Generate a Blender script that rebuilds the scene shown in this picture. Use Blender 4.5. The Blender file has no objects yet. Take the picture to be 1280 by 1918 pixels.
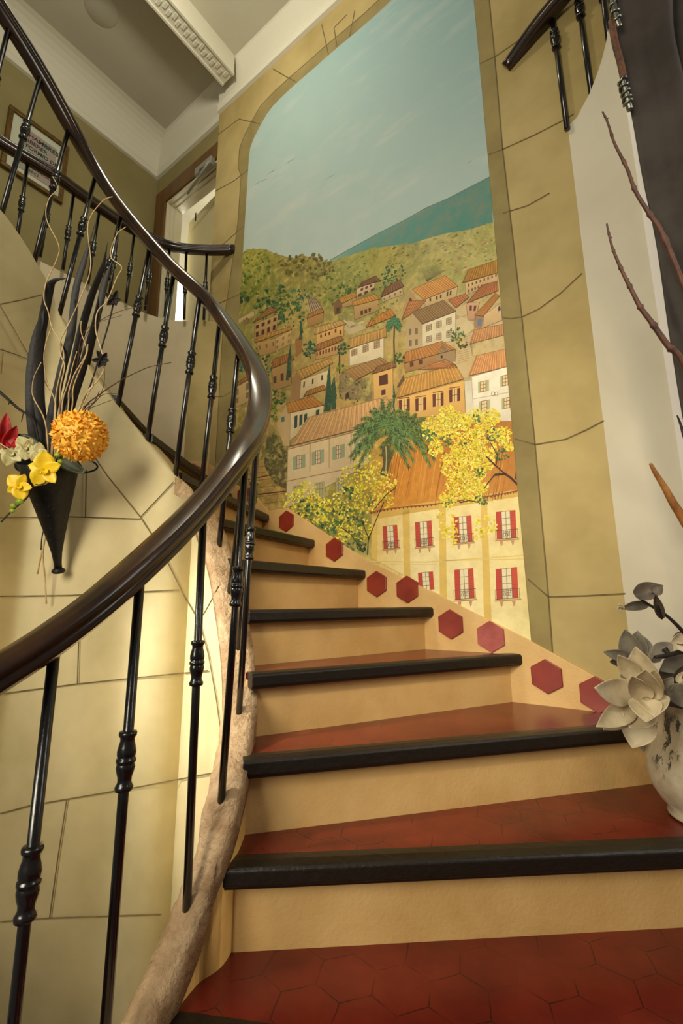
import bpy, bmesh, math, random
from mathutils import Vector, Matrix
random.seed(7)
C = bpy.context.scene.collection
SC = bpy.context.scene

# ------------------------------------------------------------------ camera
EYE = 0.875
FPX, PITCH, ROLL = 867.66, math.radians(11.018), math.radians(-0.315)
cam_d = bpy.data.cameras.new('camera'); cam = bpy.data.objects.new('camera', cam_d); C.objects.link(cam)
_f = Vector((0, math.cos(PITCH), math.sin(PITCH))); _u = Vector((0, -math.sin(PITCH), math.cos(PITCH))); _r = Vector((1, 0, 0))
CR = _r * math.cos(ROLL) + _u * math.sin(ROLL); CU = -_r * math.sin(ROLL) + _u * math.cos(ROLL); CF = _f
cam.matrix_world = Matrix(((CR.x, CU.x, -CF.x, 0), (CR.y, CU.y, -CF.y, 0), (CR.z, CU.z, -CF.z, EYE), (0, 0, 0, 1)))
cam_d.sensor_fit = 'VERTICAL'; cam_d.sensor_height = 36.0; cam_d.lens = FPX / 1918 * 36.0
cam_d.clip_start = 0.02; cam_d.clip_end = 60
SC.camera = cam

# ------------------------------------------------------------------ world, lamps, exposure
SC.view_settings.view_transform = 'Standard'; SC.view_settings.look = 'None'
SC.view_settings.gamma = 1.0; SC.view_settings.use_curve_mapping = False
SC.view_settings.exposure = 0.46
W = bpy.data.worlds.new('world'); SC.world = W; W.use_nodes = True
W.node_tree.nodes['Background'].inputs[0].default_value = (0.80, 0.74, 0.60, 1)
W.node_tree.nodes['Background'].inputs[1].default_value = 0.10

def lamp(name, kind, loc, energy, color, target=None, size=0.3, size_y=None, spot=None, blend=0.6):
    d = bpy.data.lights.new(name, kind); d.energy = energy; d.color = color
    o = bpy.data.objects.new(name, d); C.objects.link(o); o.location = loc
    if kind == 'AREA':
        d.size = size
        if size_y: d.shape = 'RECTANGLE'; d.size_y = size_y
    else:
        d.shadow_soft_size = size
    if kind == 'SPOT': d.spot_size = math.radians(spot); d.spot_blend = blend
    if target is not None:
        o.rotation_euler = (Vector(target) - Vector(loc)).to_track_quat('-Z', 'Y').to_euler()
    return o
lamp('entrance_daylight', 'AREA', (-1.45, -1.0, 1.75), 24, (1.0, 0.92, 0.74), (0.25, 2.1, 1.3), 1.1, 1.5).data.spread = math.radians(112)
lamp('ceiling_lamp', 'POINT', (-0.88, 1.45, 4.35), 30, (1.0, 0.93, 0.76), None, 0.10)
lamp('well_wall_fill_spot', 'SPOT', (-1.24, 0.85, 1.45), 78, (1.0, 0.95, 0.82), (-0.42, 1.42, 0.66), 0.06, None, 46, 0.9)  # added unseen spot, cone shaped to brighten the curved wall by the string
lamp('mural_fill_spot', 'SPOT', (0.10, -0.7, 2.5), 92, (1.0, 0.88, 0.62), (0.36, 2.02, 1.10), 0.15, None, 50, 1.0)  # added unseen warm spot, makes the light pool on lower mural and steps
lamp('side_window_daylight', 'AREA', (1.75, 0.25, 2.3), 8, (1.0, 0.95, 0.86), (0.95, 1.55, 1.9), 0.6, 1.4)
lamp('guest_room_lamp', 'AREA', (-1.15, 4.1, 3.6), 24, (1.0, 0.98, 0.95), (-1.2, 3.5, 3.4), 0.8)

# ------------------------------------------------------------------ geometry of the place
YAW = math.radians(54.17)
DM = Vector((-math.sin(YAW), math.cos(YAW), 0))      # along the mural wall, to the left
NN = Vector((math.cos(YAW), math.sin(YAW), 0))       # into the mural wall
DW = 1.85
RISE = 0.17
ZG = 2.795                                           # top of the gallery parapet
ZF = 2.38                                            # gallery floor
Z3 = Vector((0, 0, 1))
EY = Vector((0, 0, EYE))
def ray(x, y): return CR * ((x - 640) / FPX) - CU * ((y - 959) / FPX) + CF
def at_z(x, y, z):
    d = ray(x, y); return EY + d * ((z - EYE) / d.z)
def at_wall(x, y, D=DW):
    d = ray(x, y); return EY + d * (D / d.dot(NN))
def at_back(x, y, S=3.4):
    d = ray(x, y); return EY + d * (S / d.dot(DM))
def at_f(x, y, fw): return EY + ray(x, y) * fw
def sd(s, D, z): return DM * s + NN * D + Z3 * z
def xy(s, D):
    p = DM * s + NN * D; return (p.x, p.y)

def catmull(P, n):
    P = [Vector(p) for p in P]
    Q = [P[0] * 2 - P[1]] + P + [P[-1] * 2 - P[-2]]
    out = []
    for i in range(1, len(Q) - 2):
        a, b, c, d = Q[i - 1], Q[i], Q[i + 1], Q[i + 2]
        for k in range(n):
            t = k / n
            out.append(0.5 * ((2 * b) + (c - a) * t + (2 * a - 5 * b + 4 * c - d) * t * t + (3 * b - a - 3 * c + d) * t ** 3))
    out.append(P[-1].copy())
    return out

# ------------------------------------------------------------------ materials
def lin(c): 
    c = c / 255.0
    return c / 12.92 if c <= 0.04045 else ((c + 0.055) / 1.055) ** 2.4
def rgb(t): return (lin(t[0]), lin(t[1]), lin(t[2]), 1.0)
def mk(name):
    m = bpy.data.materials.new(name); m.use_nodes = True
    nt = m.node_tree; b = nt.nodes['Principled BSDF']
    return m, nt, b
def node(nt, typ, **kw):
    n = nt.nodes.new(typ)
    for k, v in kw.items():
        if k.startswith('i_'): n.inputs[int(k[2:])].default_value = v
        else: setattr(n, k, v)
    return n
def noise_tex(nt, scale, detail=4, rough=0.6, stretch=None, rot=None):
    tc = node(nt, 'ShaderNodeTexCoord'); mp = node(nt, 'ShaderNodeMapping')
    nt.links.new(tc.outputs['Object'], mp.inputs[0])
    if stretch: mp.inputs['Scale'].default_value = stretch
    if rot: mp.inputs['Rotation'].default_value = rot
    n = node(nt, 'ShaderNodeTexNoise'); n.inputs['Scale'].default_value = scale
    n.inputs['Detail'].default_value = detail; n.inputs['Roughness'].default_value = rough
    nt.links.new(mp.outputs[0], n.inputs['Vector'])
    return n
def mix(nt, fac, a, b, mode='MIX'):
    m = node(nt, 'ShaderNodeMix', data_type='RGBA', blend_type=mode)
    for sock, v in ((m.inputs[0], fac), (m.inputs[6], a), (m.inputs[7], b)):
        if hasattr(v, 'is_linked') or hasattr(v, 'links'): nt.links.new(v, sock)
        else: sock.default_value = v
    return m.outputs[2]
def ramp(nt, src, a, b, lo=0.35, hi=0.65):
    r = node(nt, 'ShaderNodeMapRange'); r.inputs[1].default_value = lo; r.inputs[2].default_value = hi
    r.inputs[3].default_value = a; r.inputs[4].default_value = b
    nt.links.new(src, r.inputs[0]); return r.outputs[0]
def bump(nt, b, src, strength, dist=0.01):
    bm_ = node(nt, 'ShaderNodeBump'); bm_.inputs['Strength'].default_value = strength; bm_.inputs['Distance'].default_value = dist
    nt.links.new(src, bm_.inputs['Height']); nt.links.new(bm_.outputs[0], b.inputs['Normal'])
def mat(name, c1, c2=None, scale=8, rough=0.6, bmp=0, bscale=60, metal=0, coat=0, lo=0.35, hi=0.65, stretch=None, bdist=0.004, sss=0, spec=None):
    m, nt, b = mk(name)
    b.inputs['Roughness'].default_value = rough; b.inputs['Metallic'].default_value = metal
    if coat: b.inputs['Coat Weight'].default_value = coat; b.inputs['Coat Roughness'].default_value = 0.12
    if spec is not None: b.inputs['Specular IOR Level'].default_value = spec
    if c2 is None: b.inputs['Base Color'].default_value = rgb(c1)
    else:
        n = noise_tex(nt, scale, stretch=stretch)
        nt.links.new(mix(nt, ramp(nt, n.outputs['Fac'], 0, 1, lo, hi), rgb(c1), rgb(c2)), b.inputs['Base Color'])
    if sss: b.inputs['Subsurface Weight'].default_value = sss; b.inputs['Subsurface Radius'].default_value = (0.02, 0.012, 0.006)
    if bmp:
        n2 = noise_tex(nt, bscale, 6); bump(nt, b, n2.outputs['Fac'], bmp, bdist)
    return m

M = {}
M['stone_paint'] = mat('olive_stone_paint', (190, 169, 113), (165, 144, 88), 2.2, 0.75, 0.15, 90)
M['reveal_paint'] = mat('dark_olive_stone_paint', (160, 143, 90), (134, 118, 70), 3.0, 0.75, 0.15, 90)
M['joint'] = mat('painted_joint_line', (120, 102, 60), (98, 82, 48), 20, 0.8)
M['cream'] = mat('cream_block_paint', (224, 206, 158), (196, 180, 132), 2.6, 0.7, 0.12, 70)
M['amber'] = mat('amber_wall_paint', (206, 160, 88), (184, 138, 70), 5, 0.65, 0.3, 60)
M['white'] = mat('white_wall_paint', (214, 207, 186), (204, 196, 174), 2.0, 0.7, 0.06, 80)
M['parapet'] = mat('warm_white_paint', (216, 200, 168), (200, 184, 150), 2.5, 0.7, 0.06, 80)
M['olive'] = mat('plain_olive_paint', (150, 138, 90), (138, 126, 80), 2, 0.8)
M['ceil'] = mat('ceiling_paint', (196, 190, 168), (186, 180, 158), 1.5, 0.85)
M['moulding'] = mat('white_moulding', (222, 217, 196), None, rough=0.7)
M['coping'] = mat('rough_stone_coping', (212, 180, 140), (164, 130, 92), 14, 0.7, 0.9, 70, bdist=0.012)
M['riser'] = mat('riser_plaster', (226, 188, 124), (208, 166, 102), 4, 0.55, 0.35, 110)
M['floor'] = mat('dark_floor_tile', (96, 44, 30), (78, 34, 24), 6, 0.4)
M['black_metal'] = mat('black_enamel_metal', (20, 17, 18), (12, 10, 11), 30, 0.24, 0.12, 160, coat=0.5, spec=0.6)
M['nosing'] = mat('dark_nosing_wood', (34, 26, 18), (22, 17, 13), 30, 0.38, 0.5, 40, stretch=(4, 4, 30))
M['hex_red'] = mat('red_hexagon_tile', (148, 54, 36), (126, 42, 28), 12, 0.35)
M['hex_pink'] = mat('faded_pink_hexagon_tile', (176, 92, 84), (158, 72, 66), 18, 0.3)
M['casing'] = mat('brown_door_casing', (112, 78, 38), (92, 62, 28), 12, 0.5, stretch=(1, 1, 0.1))
M['jamb'] = mat('white_door_jamb', (214, 206, 176), None, rough=0.5)
M['leaf_door'] = mat('cream_door_paint', (206, 194, 150), None, rough=0.5)
M['closer'] = mat('grey_metal_closer', (150, 148, 136), None, rough=0.4, metal=0.3)
M['ink'] = mat('black_ink', (24, 24, 22), None, rough=0.6)
M['gilt'] = mat('gilt_frame_wood', (120, 92, 36), (86, 62, 22), 30, 0.4, metal=0.3)
M['mount'] = mat('pale_green_mount_paper', (196, 200, 178), None, rough=0.7)
M['print'] = mat('printed_picture_paper', (150, 158, 140), (172, 128, 128), 6, 0.6)
M['ink_green'] = mat('dark_green_ink', (30, 52, 46), None, rough=0.7)
M['glass_room'] = mat('guest_room_white', (240, 238, 230), None, rough=0.8)

def rail_wood():
    m, nt, b = mk('polished_dark_rail_wood')
    n = noise_tex(nt, 9, 6, 0.65, (1, 1, 1))
    nt.links.new(mix(nt, ramp(nt, n.outputs['Fac'], 0, 1, 0.35, 0.7), rgb((30, 20, 15)), rgb((60, 37, 20))), b.inputs['Base Color'])
    b.inputs['Roughness'].default_value = 0.27; b.inputs['Coat Weight'].default_value = 0.4; b.inputs['Coat Roughness'].default_value = 0.15
    n2 = noise_tex(nt, 70, 4); bump(nt, b, n2.outputs['Fac'], 0.08, 0.003)
    return m
M['rail'] = rail_wood()

def hex_tiles():
    m, nt, b = mk('red_hexagon_floor_tiles')
    tc = node(nt, 'ShaderNodeTexCoord')
    nz = node(nt, 'ShaderNodeTexNoise'); nz.inputs['Scale'].default_value = 14
    nt.links.new(tc.outputs['Object'], nz.inputs['Vector'])
    wob = node(nt, 'ShaderNodeVectorMath', operation='SCALE'); wob.inputs[3].default_value = 0.012
    nt.links.new(nz.outputs['Color'], wob.inputs[0])
    add = node(nt, 'ShaderNodeVectorMath', operation='ADD'); nt.links.new(tc.outputs['Object'], add.inputs[0]); nt.links.new(wob.outputs[0], add.inputs[1])
    mp = node(nt, 'ShaderNodeMapping'); mp.inputs['Scale'].default_value = (9.5, 9.5, 0.0); mp.inputs['Rotation'].default_value = (0, 0, 0.25)
    nt.links.new(add.outputs[0], mp.inputs[0])
    R3 = 1.7320508
    def cell(off):
        s = node(nt, 'ShaderNodeVectorMath', operation='ADD'); s.inputs[1].default_value = off; nt.links.new(mp.outputs[0], s.inputs[0])
        w = node(nt, 'ShaderNodeVectorMath', operation='WRAP'); w.inputs[1].default_value = (0.5, R3 / 2, 1); w.inputs[2].default_value = (-0.5, -R3 / 2, -1)
        nt.links.new(s.outputs[0], w.inputs[0])
        a = node(nt, 'ShaderNodeVectorMath', operation='ABSOLUTE'); nt.links.new(w.outputs[0], a.inputs[0])
        d = node(nt, 'ShaderNodeVectorMath', operation='DOT_PRODUCT'); d.inputs[1].default_value = (0.5, R3 / 2, 0); nt.links.new(a.outputs[0], d.inputs[0])
        sx = node(nt, 'ShaderNodeSeparateXYZ'); nt.links.new(a.outputs[0], sx.inputs[0])
        mx = node(nt, 'ShaderNodeMath', operation='MAXIMUM'); nt.links.new(d.outputs['Value'], mx.inputs[0]); nt.links.new(sx.outputs[0], mx.inputs[1])
        return mx.outputs[0]
    mn = node(nt, 'ShaderNodeMath', operation='MINIMUM')
    nt.links.new(cell((0, 0, 0)), mn.inputs[0]); nt.links.new(cell((0.5, R3 / 2, 0)), mn.inputs[1])
    line = ramp(nt, mn.outputs[0], 0, 1, 0.482, 0.494)
    n2 = noise_tex(nt, 5, 4)
    base = mix(nt, ramp(nt, n2.outputs['Fac'], 0, 1), rgb((128, 40, 26)), rgb((100, 26, 20)))
    n3 = noise_tex(nt, 11, 2)
    lf = node(nt, 'ShaderNodeMath', operation='MULTIPLY'); nt.links.new(line, lf.inputs[0]); nt.links.new(ramp(nt, n3.outputs['Fac'], 0.1, 0.9, 0.4, 0.6), lf.inputs[1])
    nt.links.new(mix(nt, lf.outputs[0], base, rgb((52, 18, 14))), b.inputs['Base Color'])
    b.inputs['Roughness'].default_value = 0.26
    n4 = noise_tex(nt, 40, 3); bump(nt, b, n4.outputs['Fac'], 0.12, 0.003)
    return m
M['tiles'] = hex_tiles()

# ------------------------------------------------------------------ mesh helpers
class MB:
    def __init__(s): s.v = []; s.f = []; s.m = []; s.smooth = []
    def add(s, verts, faces, mi=0, smooth=False):
        o = len(s.v); s.v += [Vector(p) for p in verts]
        for f in faces: s.f.append(tuple(i + o for i in f)); s.m.append(mi); s.smooth.append(smooth)
    def hexa(s, b4, t4, mi=0):                     # bottom ring and top ring
        n = len(b4); s.add(list(b4) + list(t4), [tuple(range(n))[::-1], tuple(range(n, 2 * n))] + [(i, (i + 1) % n, n + (i + 1) % n, n + i) for i in range(n)], mi)
    def prism(s, poly, z0, z1, mi=0): s.hexa([(p[0], p[1], z0) for p in poly], [(p[0], p[1], z1) for p in poly], mi)
    def sdbox(s, s0, s1, d0, d1, z0, z1, mi=0):
        s.hexa([sd(a, b, z0) for a, b in ((s0, d0), (s1, d0), (s1, d1), (s0, d1))], [sd(a, b, z1) for a, b in ((s0, d0), (s1, d0), (s1, d1), (s0, d1))], mi)
    def box(s, c, e, mi=0, rot=None):
        c = Vector(c); P = []
        for dz in (-1, 1):
            for dx, dy in ((-1, -1), (1, -1), (1, 1), (-1, 1)):
                q = Vector((dx * e[0] / 2, dy * e[1] / 2, dz * e[2] / 2))
                P.append(c + (rot @ q if rot else q))
        s.hexa(P[:4], P[4:], mi)
    def sweep(s, path, prof, up=Z3, mi=0, scales=None, smooth=True, closed_ends=True):
        path = [Vector(p) for p in path]; n = len(prof); V = []
        for i, p in enumerate(path):
            t = (path[min(i + 1, len(path) - 1)] - path[max(i - 1, 0)]).normalized()
            side = t.cross(up).normalized(); u = side.cross(t).normalized(); k = scales[i] if scales else 1
            V += [p + side * a * k + u * b * k for a, b in prof]
        F = [(i * n + j, i * n + (j + 1) % n, (i + 1) * n + (j + 1) % n, (i + 1) * n + j) for i in range(len(path) - 1) for j in range(n) if prof[j] != prof[(j + 1) % n]]
        s.add(V, F, mi, smooth)
        if closed_ends:
            o = len(s.v) - len(V); L = len(path)
            s.f += [tuple(o + j for j in range(n))[::-1], tuple(o + (L - 1) * n + j for j in range(n))]; s.m += [mi, mi]; s.smooth += [False, False]
    def tube(s, path, r, n=8, mi=0):
        path = [Vector(p) for p in path]; L = len(path); V = []
        rs = r if isinstance(r, (list, tuple)) else [r] * L
        t = (path[1] - path[0]).normalized(); a = t.orthogonal().normalized()
        for i, p in enumerate(path):
            t = (path[min(i + 1, L - 1)] - path[max(i - 1, 0)])
            t = t.normalized() if t.length > 1e-9 else Vector((0, 0, 1))
            a = (a - t * a.dot(t)); a = a.normalized() if a.length > 1e-6 else t.orthogonal().normalized()
            b = t.cross(a)
            V += [p + (a * math.cos(2 * math.pi * k / n) + b * math.sin(2 * math.pi * k / n)) * rs[i] for k in range(n)]
        F = [(i * n + j, i * n + (j + 1) % n, (i + 1) * n + (j + 1) % n, (i + 1) * n + j) for i in range(L - 1) for j in range(n)]
        s.add(V, F, mi, True); o = len(s.v) - len(V)
        s.f += [tuple(o + j for j in range(n))[::-1], tuple(o + (L - 1) * n + j for j in range(n))]; s.m += [mi, mi]; s.smooth += [False, False]
    def lathe(s, base, axis, prof, n=16, mi=0):     # prof: (distance along axis, radius)
        base = Vector(base); ax = Vector(axis).normalized(); a = ax.orthogonal().normalized(); b = ax.cross(a); V = []
        for h, r in prof: V += [base + ax * h + (a * math.cos(2 * math.pi * k / n) + b * math.sin(2 * math.pi * k / n)) * max(r, 1e-4) for k in range(n)]
        L = len(prof)
        F = [(i * n + j, i * n + (j + 1) % n, (i + 1) * n + (j + 1) % n, (i + 1) * n + j) for i in range(L - 1) for j in range(n)]
        s.add(V, F, mi, True); o = len(s.v) - len(V)
        s.f += [tuple(o + j for j in range(n))[::-1], tuple(o + (L - 1) * n + j for j in range(n))]; s.m += [mi, mi]; s.smooth += [True, True]
    def ball(s, c, r, mi=0, n=10):
        r = r if isinstance(r, (list, tuple)) else (r, r, r); c = Vector(c); V = []; F = []
        for i in range(n + 1):
            th = math.pi * i / n
            for k in range(n): V.append(c + Vector((r[0] * math.sin(th) * math.cos(2 * math.pi * k / n), r[1] * math.sin(th) * math.sin(2 * math.pi * k / n), r[2] * math.cos(th))))
        F = [(i * n + j, i * n + (j + 1) % n, (i + 1) * n + (j + 1) % n, (i + 1) * n + j) for i in range(n) for j in range(n)]
        s.add(V, F, mi, True)
    def ribbon(s, pts, nrm, w, mi=0):               # flat painted line lying on a surface
        pts = [Vector(p) for p in pts]; V = []
        for i, p in enumerate(pts):
            t = (pts[min(i + 1, len(pts) - 1)] - pts[max(i - 1, 0)]).normalized()
            nn = nrm[i] if isinstance(nrm, list) else nrm
            sdv = t.cross(nn).normalized() * (w / 2)
            V += [p - sdv, p + sdv]
        s.add(V, [(2 * i, 2 * i + 1, 2 * i + 3, 2 * i + 2) for i in range(len(pts) - 1)], mi)
    def build(s, name, mats, parent=None, bevel=0, solid=0, sub=0):
        off = parent_loc(parent)
        me = bpy.data.meshes.new(name); me.from_pydata([v - off for v in s.v], [], s.f)
        mats = mats if isinstance(mats, (list, tuple)) else [mats]
        for m in mats: me.materials.append(M[m] if isinstance(m, str) else m)
        me.polygons.foreach_set('material_index', s.m); me.polygons.foreach_set('use_smooth', s.smooth)
        me.validate(); me.update()
        bm = bmesh.new(); bm.from_mesh(me); bmesh.ops.recalc_face_normals(bm, faces=bm.faces[:]); bm.to_mesh(me); bm.free()
        o = bpy.data.objects.new(name, me); C.objects.link(o)
        if parent: o.parent = parent
        if bevel: md = o.modifiers.new('bevel', 'BEVEL'); md.width = bevel; md.segments = 2; md.limit_method = 'ANGLE'
        if solid: md = o.modifiers.new('solid', 'SOLIDIFY'); md.thickness = solid; md.offset = 0
        if sub: md = o.modifiers.new('sub', 'SUBSURF'); md.levels = sub; md.render_levels = sub
        return o
def parent_loc(p):
    v = Vector((0, 0, 0))
    while p: v = v + Vector(p.location); p = p.parent
    return v
def thing(name, loc, label, cat, group=None, kind=None):
    o = bpy.data.objects.new(name, None); o.empty_display_size = 0.05; C.objects.link(o); o.location = loc
    if kind: o['kind'] = kind
    else: o['label'] = label; o['category'] = cat
    if group: o['group'] = group
    return o
def tag(o, label, cat, group=None):
    o['label'] = label; o['category'] = cat
    if group: o['group'] = group
    return o
def struct(o): o['kind'] = 'structure'; return o
def text_part(name, body, size, loc, xdir, ydir, m, parent, depth=0.0008, align='LEFT'):
    cu = bpy.data.curves.new(name, 'FONT'); cu.body = body; cu.size = size; cu.extrude = depth; cu.align_x = align; cu.offset = size * 0.018
    tmp = bpy.data.objects.new(name, cu)
    C.objects.link(tmp); bpy.context.view_layer.update()
    me = bpy.data.meshes.new_from_object(tmp.evaluated_get(bpy.context.evaluated_depsgraph_get()))
    bpy.data.objects.remove(tmp)
    zd = Vector(xdir).cross(Vector(ydir)).normalized(); off = parent_loc(parent)
    mw = Matrix(((xdir[0], ydir[0], zd[0], loc[0] - off.x), (xdir[1], ydir[1], zd[1], loc[1] - off.y), (xdir[2], ydir[2], zd[2], loc[2] - off.z), (0, 0, 0, 1)))
    me.transform(mw); me.materials.clear(); me.materials.append(M[m])
    o = bpy.data.objects.new(name, me); C.objects.link(o); o.parent = parent
    return o

# ================================================================== inner well: string path, balusters and rail line
def foot_top(a, b, H):
    ra, rb = ray(*a), ray(*b)
    # least squares of t*ra - u*rb = -(0,0,H)
    A11, A12, A22 = ra.dot(ra), -ra.dot(rb), rb.dot(rb); c1, c2 = -H * ra.z, H * rb.z
    det = A11 * A22 - A12 * A12
    t = (c1 * A22 - A12 * c2) / det; u = (A11 * c2 - A12 * c1) / det
    return EY + ra * t, EY + rb * u
HB = 0.75
POLES = [foot_top(a, b, HB) for a, b in (((350, 1700), (380, 985)), ((415, 1495), (460, 875)), ((448, 1335), (480, 835)))]
f3, t3 = POLES[2]
NEAR = []
for (q, fw) in (((100, 1238), 0.70), ((262, 1090), 0.83)):
    t = at_f(q[0], q[1], fw); NEAR.append((t - Z3 * HB, t))
UP = [foot_top(a, b, HB) for a, b in (((411, 1020), (447, 652)), ((375, 935), (412, 601)), ((329, 887), (374, 557)), ((276, 824), (325, 516)),
      ((221, 759), (280, 465)), ((165, 680), (227, 402)), ((112, 587), (179, 329)), ((61, 502), (128, 242)), ((0, 410), (75, 146)))]
fa, ta = UP[0]
MID = []
for k, (ox, oy), (qx, qy) in ((1 / 3, (0.018, 0.012), (0.036, 0.016)), (2 / 3, (0.012, 0.018), (0.040, 0.030))):
    MID.append((f3.lerp(fa, k) + Vector((ox, oy, 0)), t3.lerp(ta, k) + Vector((qx, qy, 0))))
ALLP = NEAR + POLES + MID + UP
last_f, last_t = ALLP[-1]
def at_y(x, y, yy):
    d = ray(x, y); return EY + d * (yy / d.y)
_t1 = at_y(16, 53, last_t.y - 0.11); _t2 = at_y(-70, -75, last_t.y - 0.27)
END = [(_t1 - Z3 * 0.74 - Vector((0.045, 0, 0)), _t1), (_t2 - Z3 * 0.74 - Vector((0.045, 0, 0)), _t2)]
START = [(NEAR[0][0] + Vector((-0.10, -0.12, -0.10)), NEAR[0][1] + Vector((-0.10, -0.12, -0.085)))]
FEET = [p[0] for p in START + ALLP + END]; TOPS = [p[1] for p in START + ALLP + END]
STR = catmull(FEET, 10)
_lift = [0.026, 0.026, 0.030, 0.042, 0.052, 0.052, 0.046, 0.036] + [0.027] * 20
RAILC = catmull([t + Z3 * _lift[i] for i, t in enumerate(TOPS)], 10)
for _ in range(2):                                    # a hand rail has no kinks
    RAILC = [sum((RAILC[j] for j in range(max(0, i - w_), min(len(RAILC), i + w_ + 1))), Vector()) / (min(len(RAILC), i + w_ + 1) - max(0, i - w_)) for i, w_ in ((i, min(6, i, len(RAILC) - 1 - i)) for i in range(len(RAILC)))]
def frame(path, i):
    t = path[min(i + 1, len(path) - 1)] - path[max(i - 1, 0)]; t = Vector((t.x, t.y, 0)).normalized()
    return t, Vector((-t.y, t.x, 0))                 # tangent, left (= towards the well)
HWID = 0.043
def hw(i, n=10):                                       # the string narrows towards its foot
    u = max(0.0, min(1.0, (i / n - 2.6) / 2.6)); return 0.029 + (HWID - 0.029) * u
INNER = [p + frame(STR, i)[1] * hw(i) for i, p in enumerate(STR)]
def hit_path(px, py, path, far=True, lift=0.004):
    """where the line of sight through a point of the photograph meets the upright surface over a plan line"""
    d = ray(px, py); best = None
    for i in range(len(path) - 1):
        a, b = path[i], path[i + 1]; ex, ey = b.x - a.x, b.y - a.y
        den = d.x * ey - d.y * ex
        if abs(den) < 1e-9: continue
        t = (a.x * ey - a.y * ex) / den
        u = (a.x * d.y - a.y * d.x) / den
        if t > 0 and -0.001 <= u <= 1.001 and (best is None or (t > best) == far): best = t
    return None if best is None else EY + d * (best - lift)

# ------------------------------------------------------------------ structure: the well wall below the coping
mb = MB()
V = []
ZB = -1.25
for i, p in enumerate(STR):
    l = frame(STR, i)[1]; zt = p.z - 0.045 * max(0.0, min(1.0, (102 - i) / 14))
    a, b = p + l * (hw(i) - 0.004), p - l * (hw(i) - 0.004)
    V += [(a.x, a.y, ZB), (a.x, a.y, zt), (b.x, b.y, zt), (b.x, b.y, ZB)]
F, mi = [], []
for i in range(len(STR) - 1):
    for j, m_ in ((0, 0), (1, 0), (2, 1), (3, 1)):
        mb_f = (i * 4 + j, i * 4 + (j + 1) % 4, (i + 1) * 4 + (j + 1) % 4, (i + 1) * 4 + j); F.append(mb_f); mi.append(m_)
mb.add(V, F); mb.m = mi; mb.smooth = [True] * len(F)
JOINTS = [[(0, 970), (130, 968), (262, 972)], [(162, 880), (160, 968)], [(150, 815), (200, 890), (264, 970), (300, 1025)], [(264, 968), (295, 935), (325, 903)],
          [(0, 570), (40, 562), (79, 552)], [(0, 572), (28, 620), (55, 668)], [(0, 654), (30, 664), (55, 674)], [(6, 660), (2, 700)], [(77, 704), (102, 745)],
          [(309, 1043), (344, 1113), (375, 1168), (391, 1227), (406, 1312), (414, 1371)], [(0, 1117), (130, 1115), (250, 1109), (335, 1105)], [(148, 1187), (145, 1281)],
          [(0, 1300), (29, 1296), (145, 1281), (270, 1268), (390, 1256)], [(381, 1152), (396, 1125), (410, 1098)], [(0, 1524), (60, 1508), (126, 1497), (260, 1474), (398, 1448)],
          [(125, 1498), (108, 1610), (93, 1719)], [(0, 1727), (90, 1720), (150, 1718), (301, 1713)]]
for J in JOINTS:
    D_ = []
    for a, b in zip(J[:-1], J[1:]):
        n = max(2, int(math.hypot(a[0] - b[0], a[1] - b[1]) / 15))
        D_ += [(a[0] + (b[0] - a[0]) * k / n, a[1] + (b[1] - a[1]) * k / n) for k in range(n)]
    D_.append(J[-1])
    P = [hit_path(x, y, INNER) for x, y in D_]; P = [p for p in P if p is not None]
    if len(P) > 1: mb.ribbon(P, [-(p - EY).normalized() for p in P], 0.004, 2)
struct(mb.build('wall_well', ['cream', 'amber', 'joint']))

# ------------------------------------------------------------------ structure: mural wall, door wall, back wall
mb = MB()
mb.sdbox(-0.75, 2.49, DW, DW + 0.1, ZG, 5.06, 0)
mb.sdbox(0.10, 2.40, DW, DW + 0.1, 0.0, ZG, 0)
mb.sdbox(2.40, 2.49, DW, DW + 0.1, ZG - 0.06, ZG, 0)
BACKN = -NN
def wall_line(px, w, m_, lift=0.0015):
    P = []
    for a, b in zip(px[:-1], px[1:]):
        n = max(1, int(math.hypot(a[0] - b[0], a[1] - b[1]) / 30))
        P += [(a[0] + (b[0] - a[0]) * k / n, a[1] + (b[1] - a[1]) * k / n) for k in range(n)]
    P.append(px[-1])
    mb.ribbon([at_wall(x, y) + BACKN * lift for x, y in P], BACKN, w, m_)
ARCH = [(799, -45), (735, 0), (697.5, 35), (651.5, 74), (619, 101), (592.5, 125), (557.5, 155), (531, 179), (505, 206), (490, 232), (476.5, 258), (468, 280), (465.6, 315)]
def xL(y):
    if y >= 315: return 465.6 - (y - 315) * (20.6 / 332) if y < 647 else max(425, 445 - (y - 647) * 0.055)
    for (x1, y1), (x0, y0) in zip(ARCH[:-1], ARCH[1:]):
        if y1 <= y <= y0: return x0 + (x1 - x0) * (y - y0) / (y1 - y0)
    return 799
def xR(y): return 888 + 0.0899 * y
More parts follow.
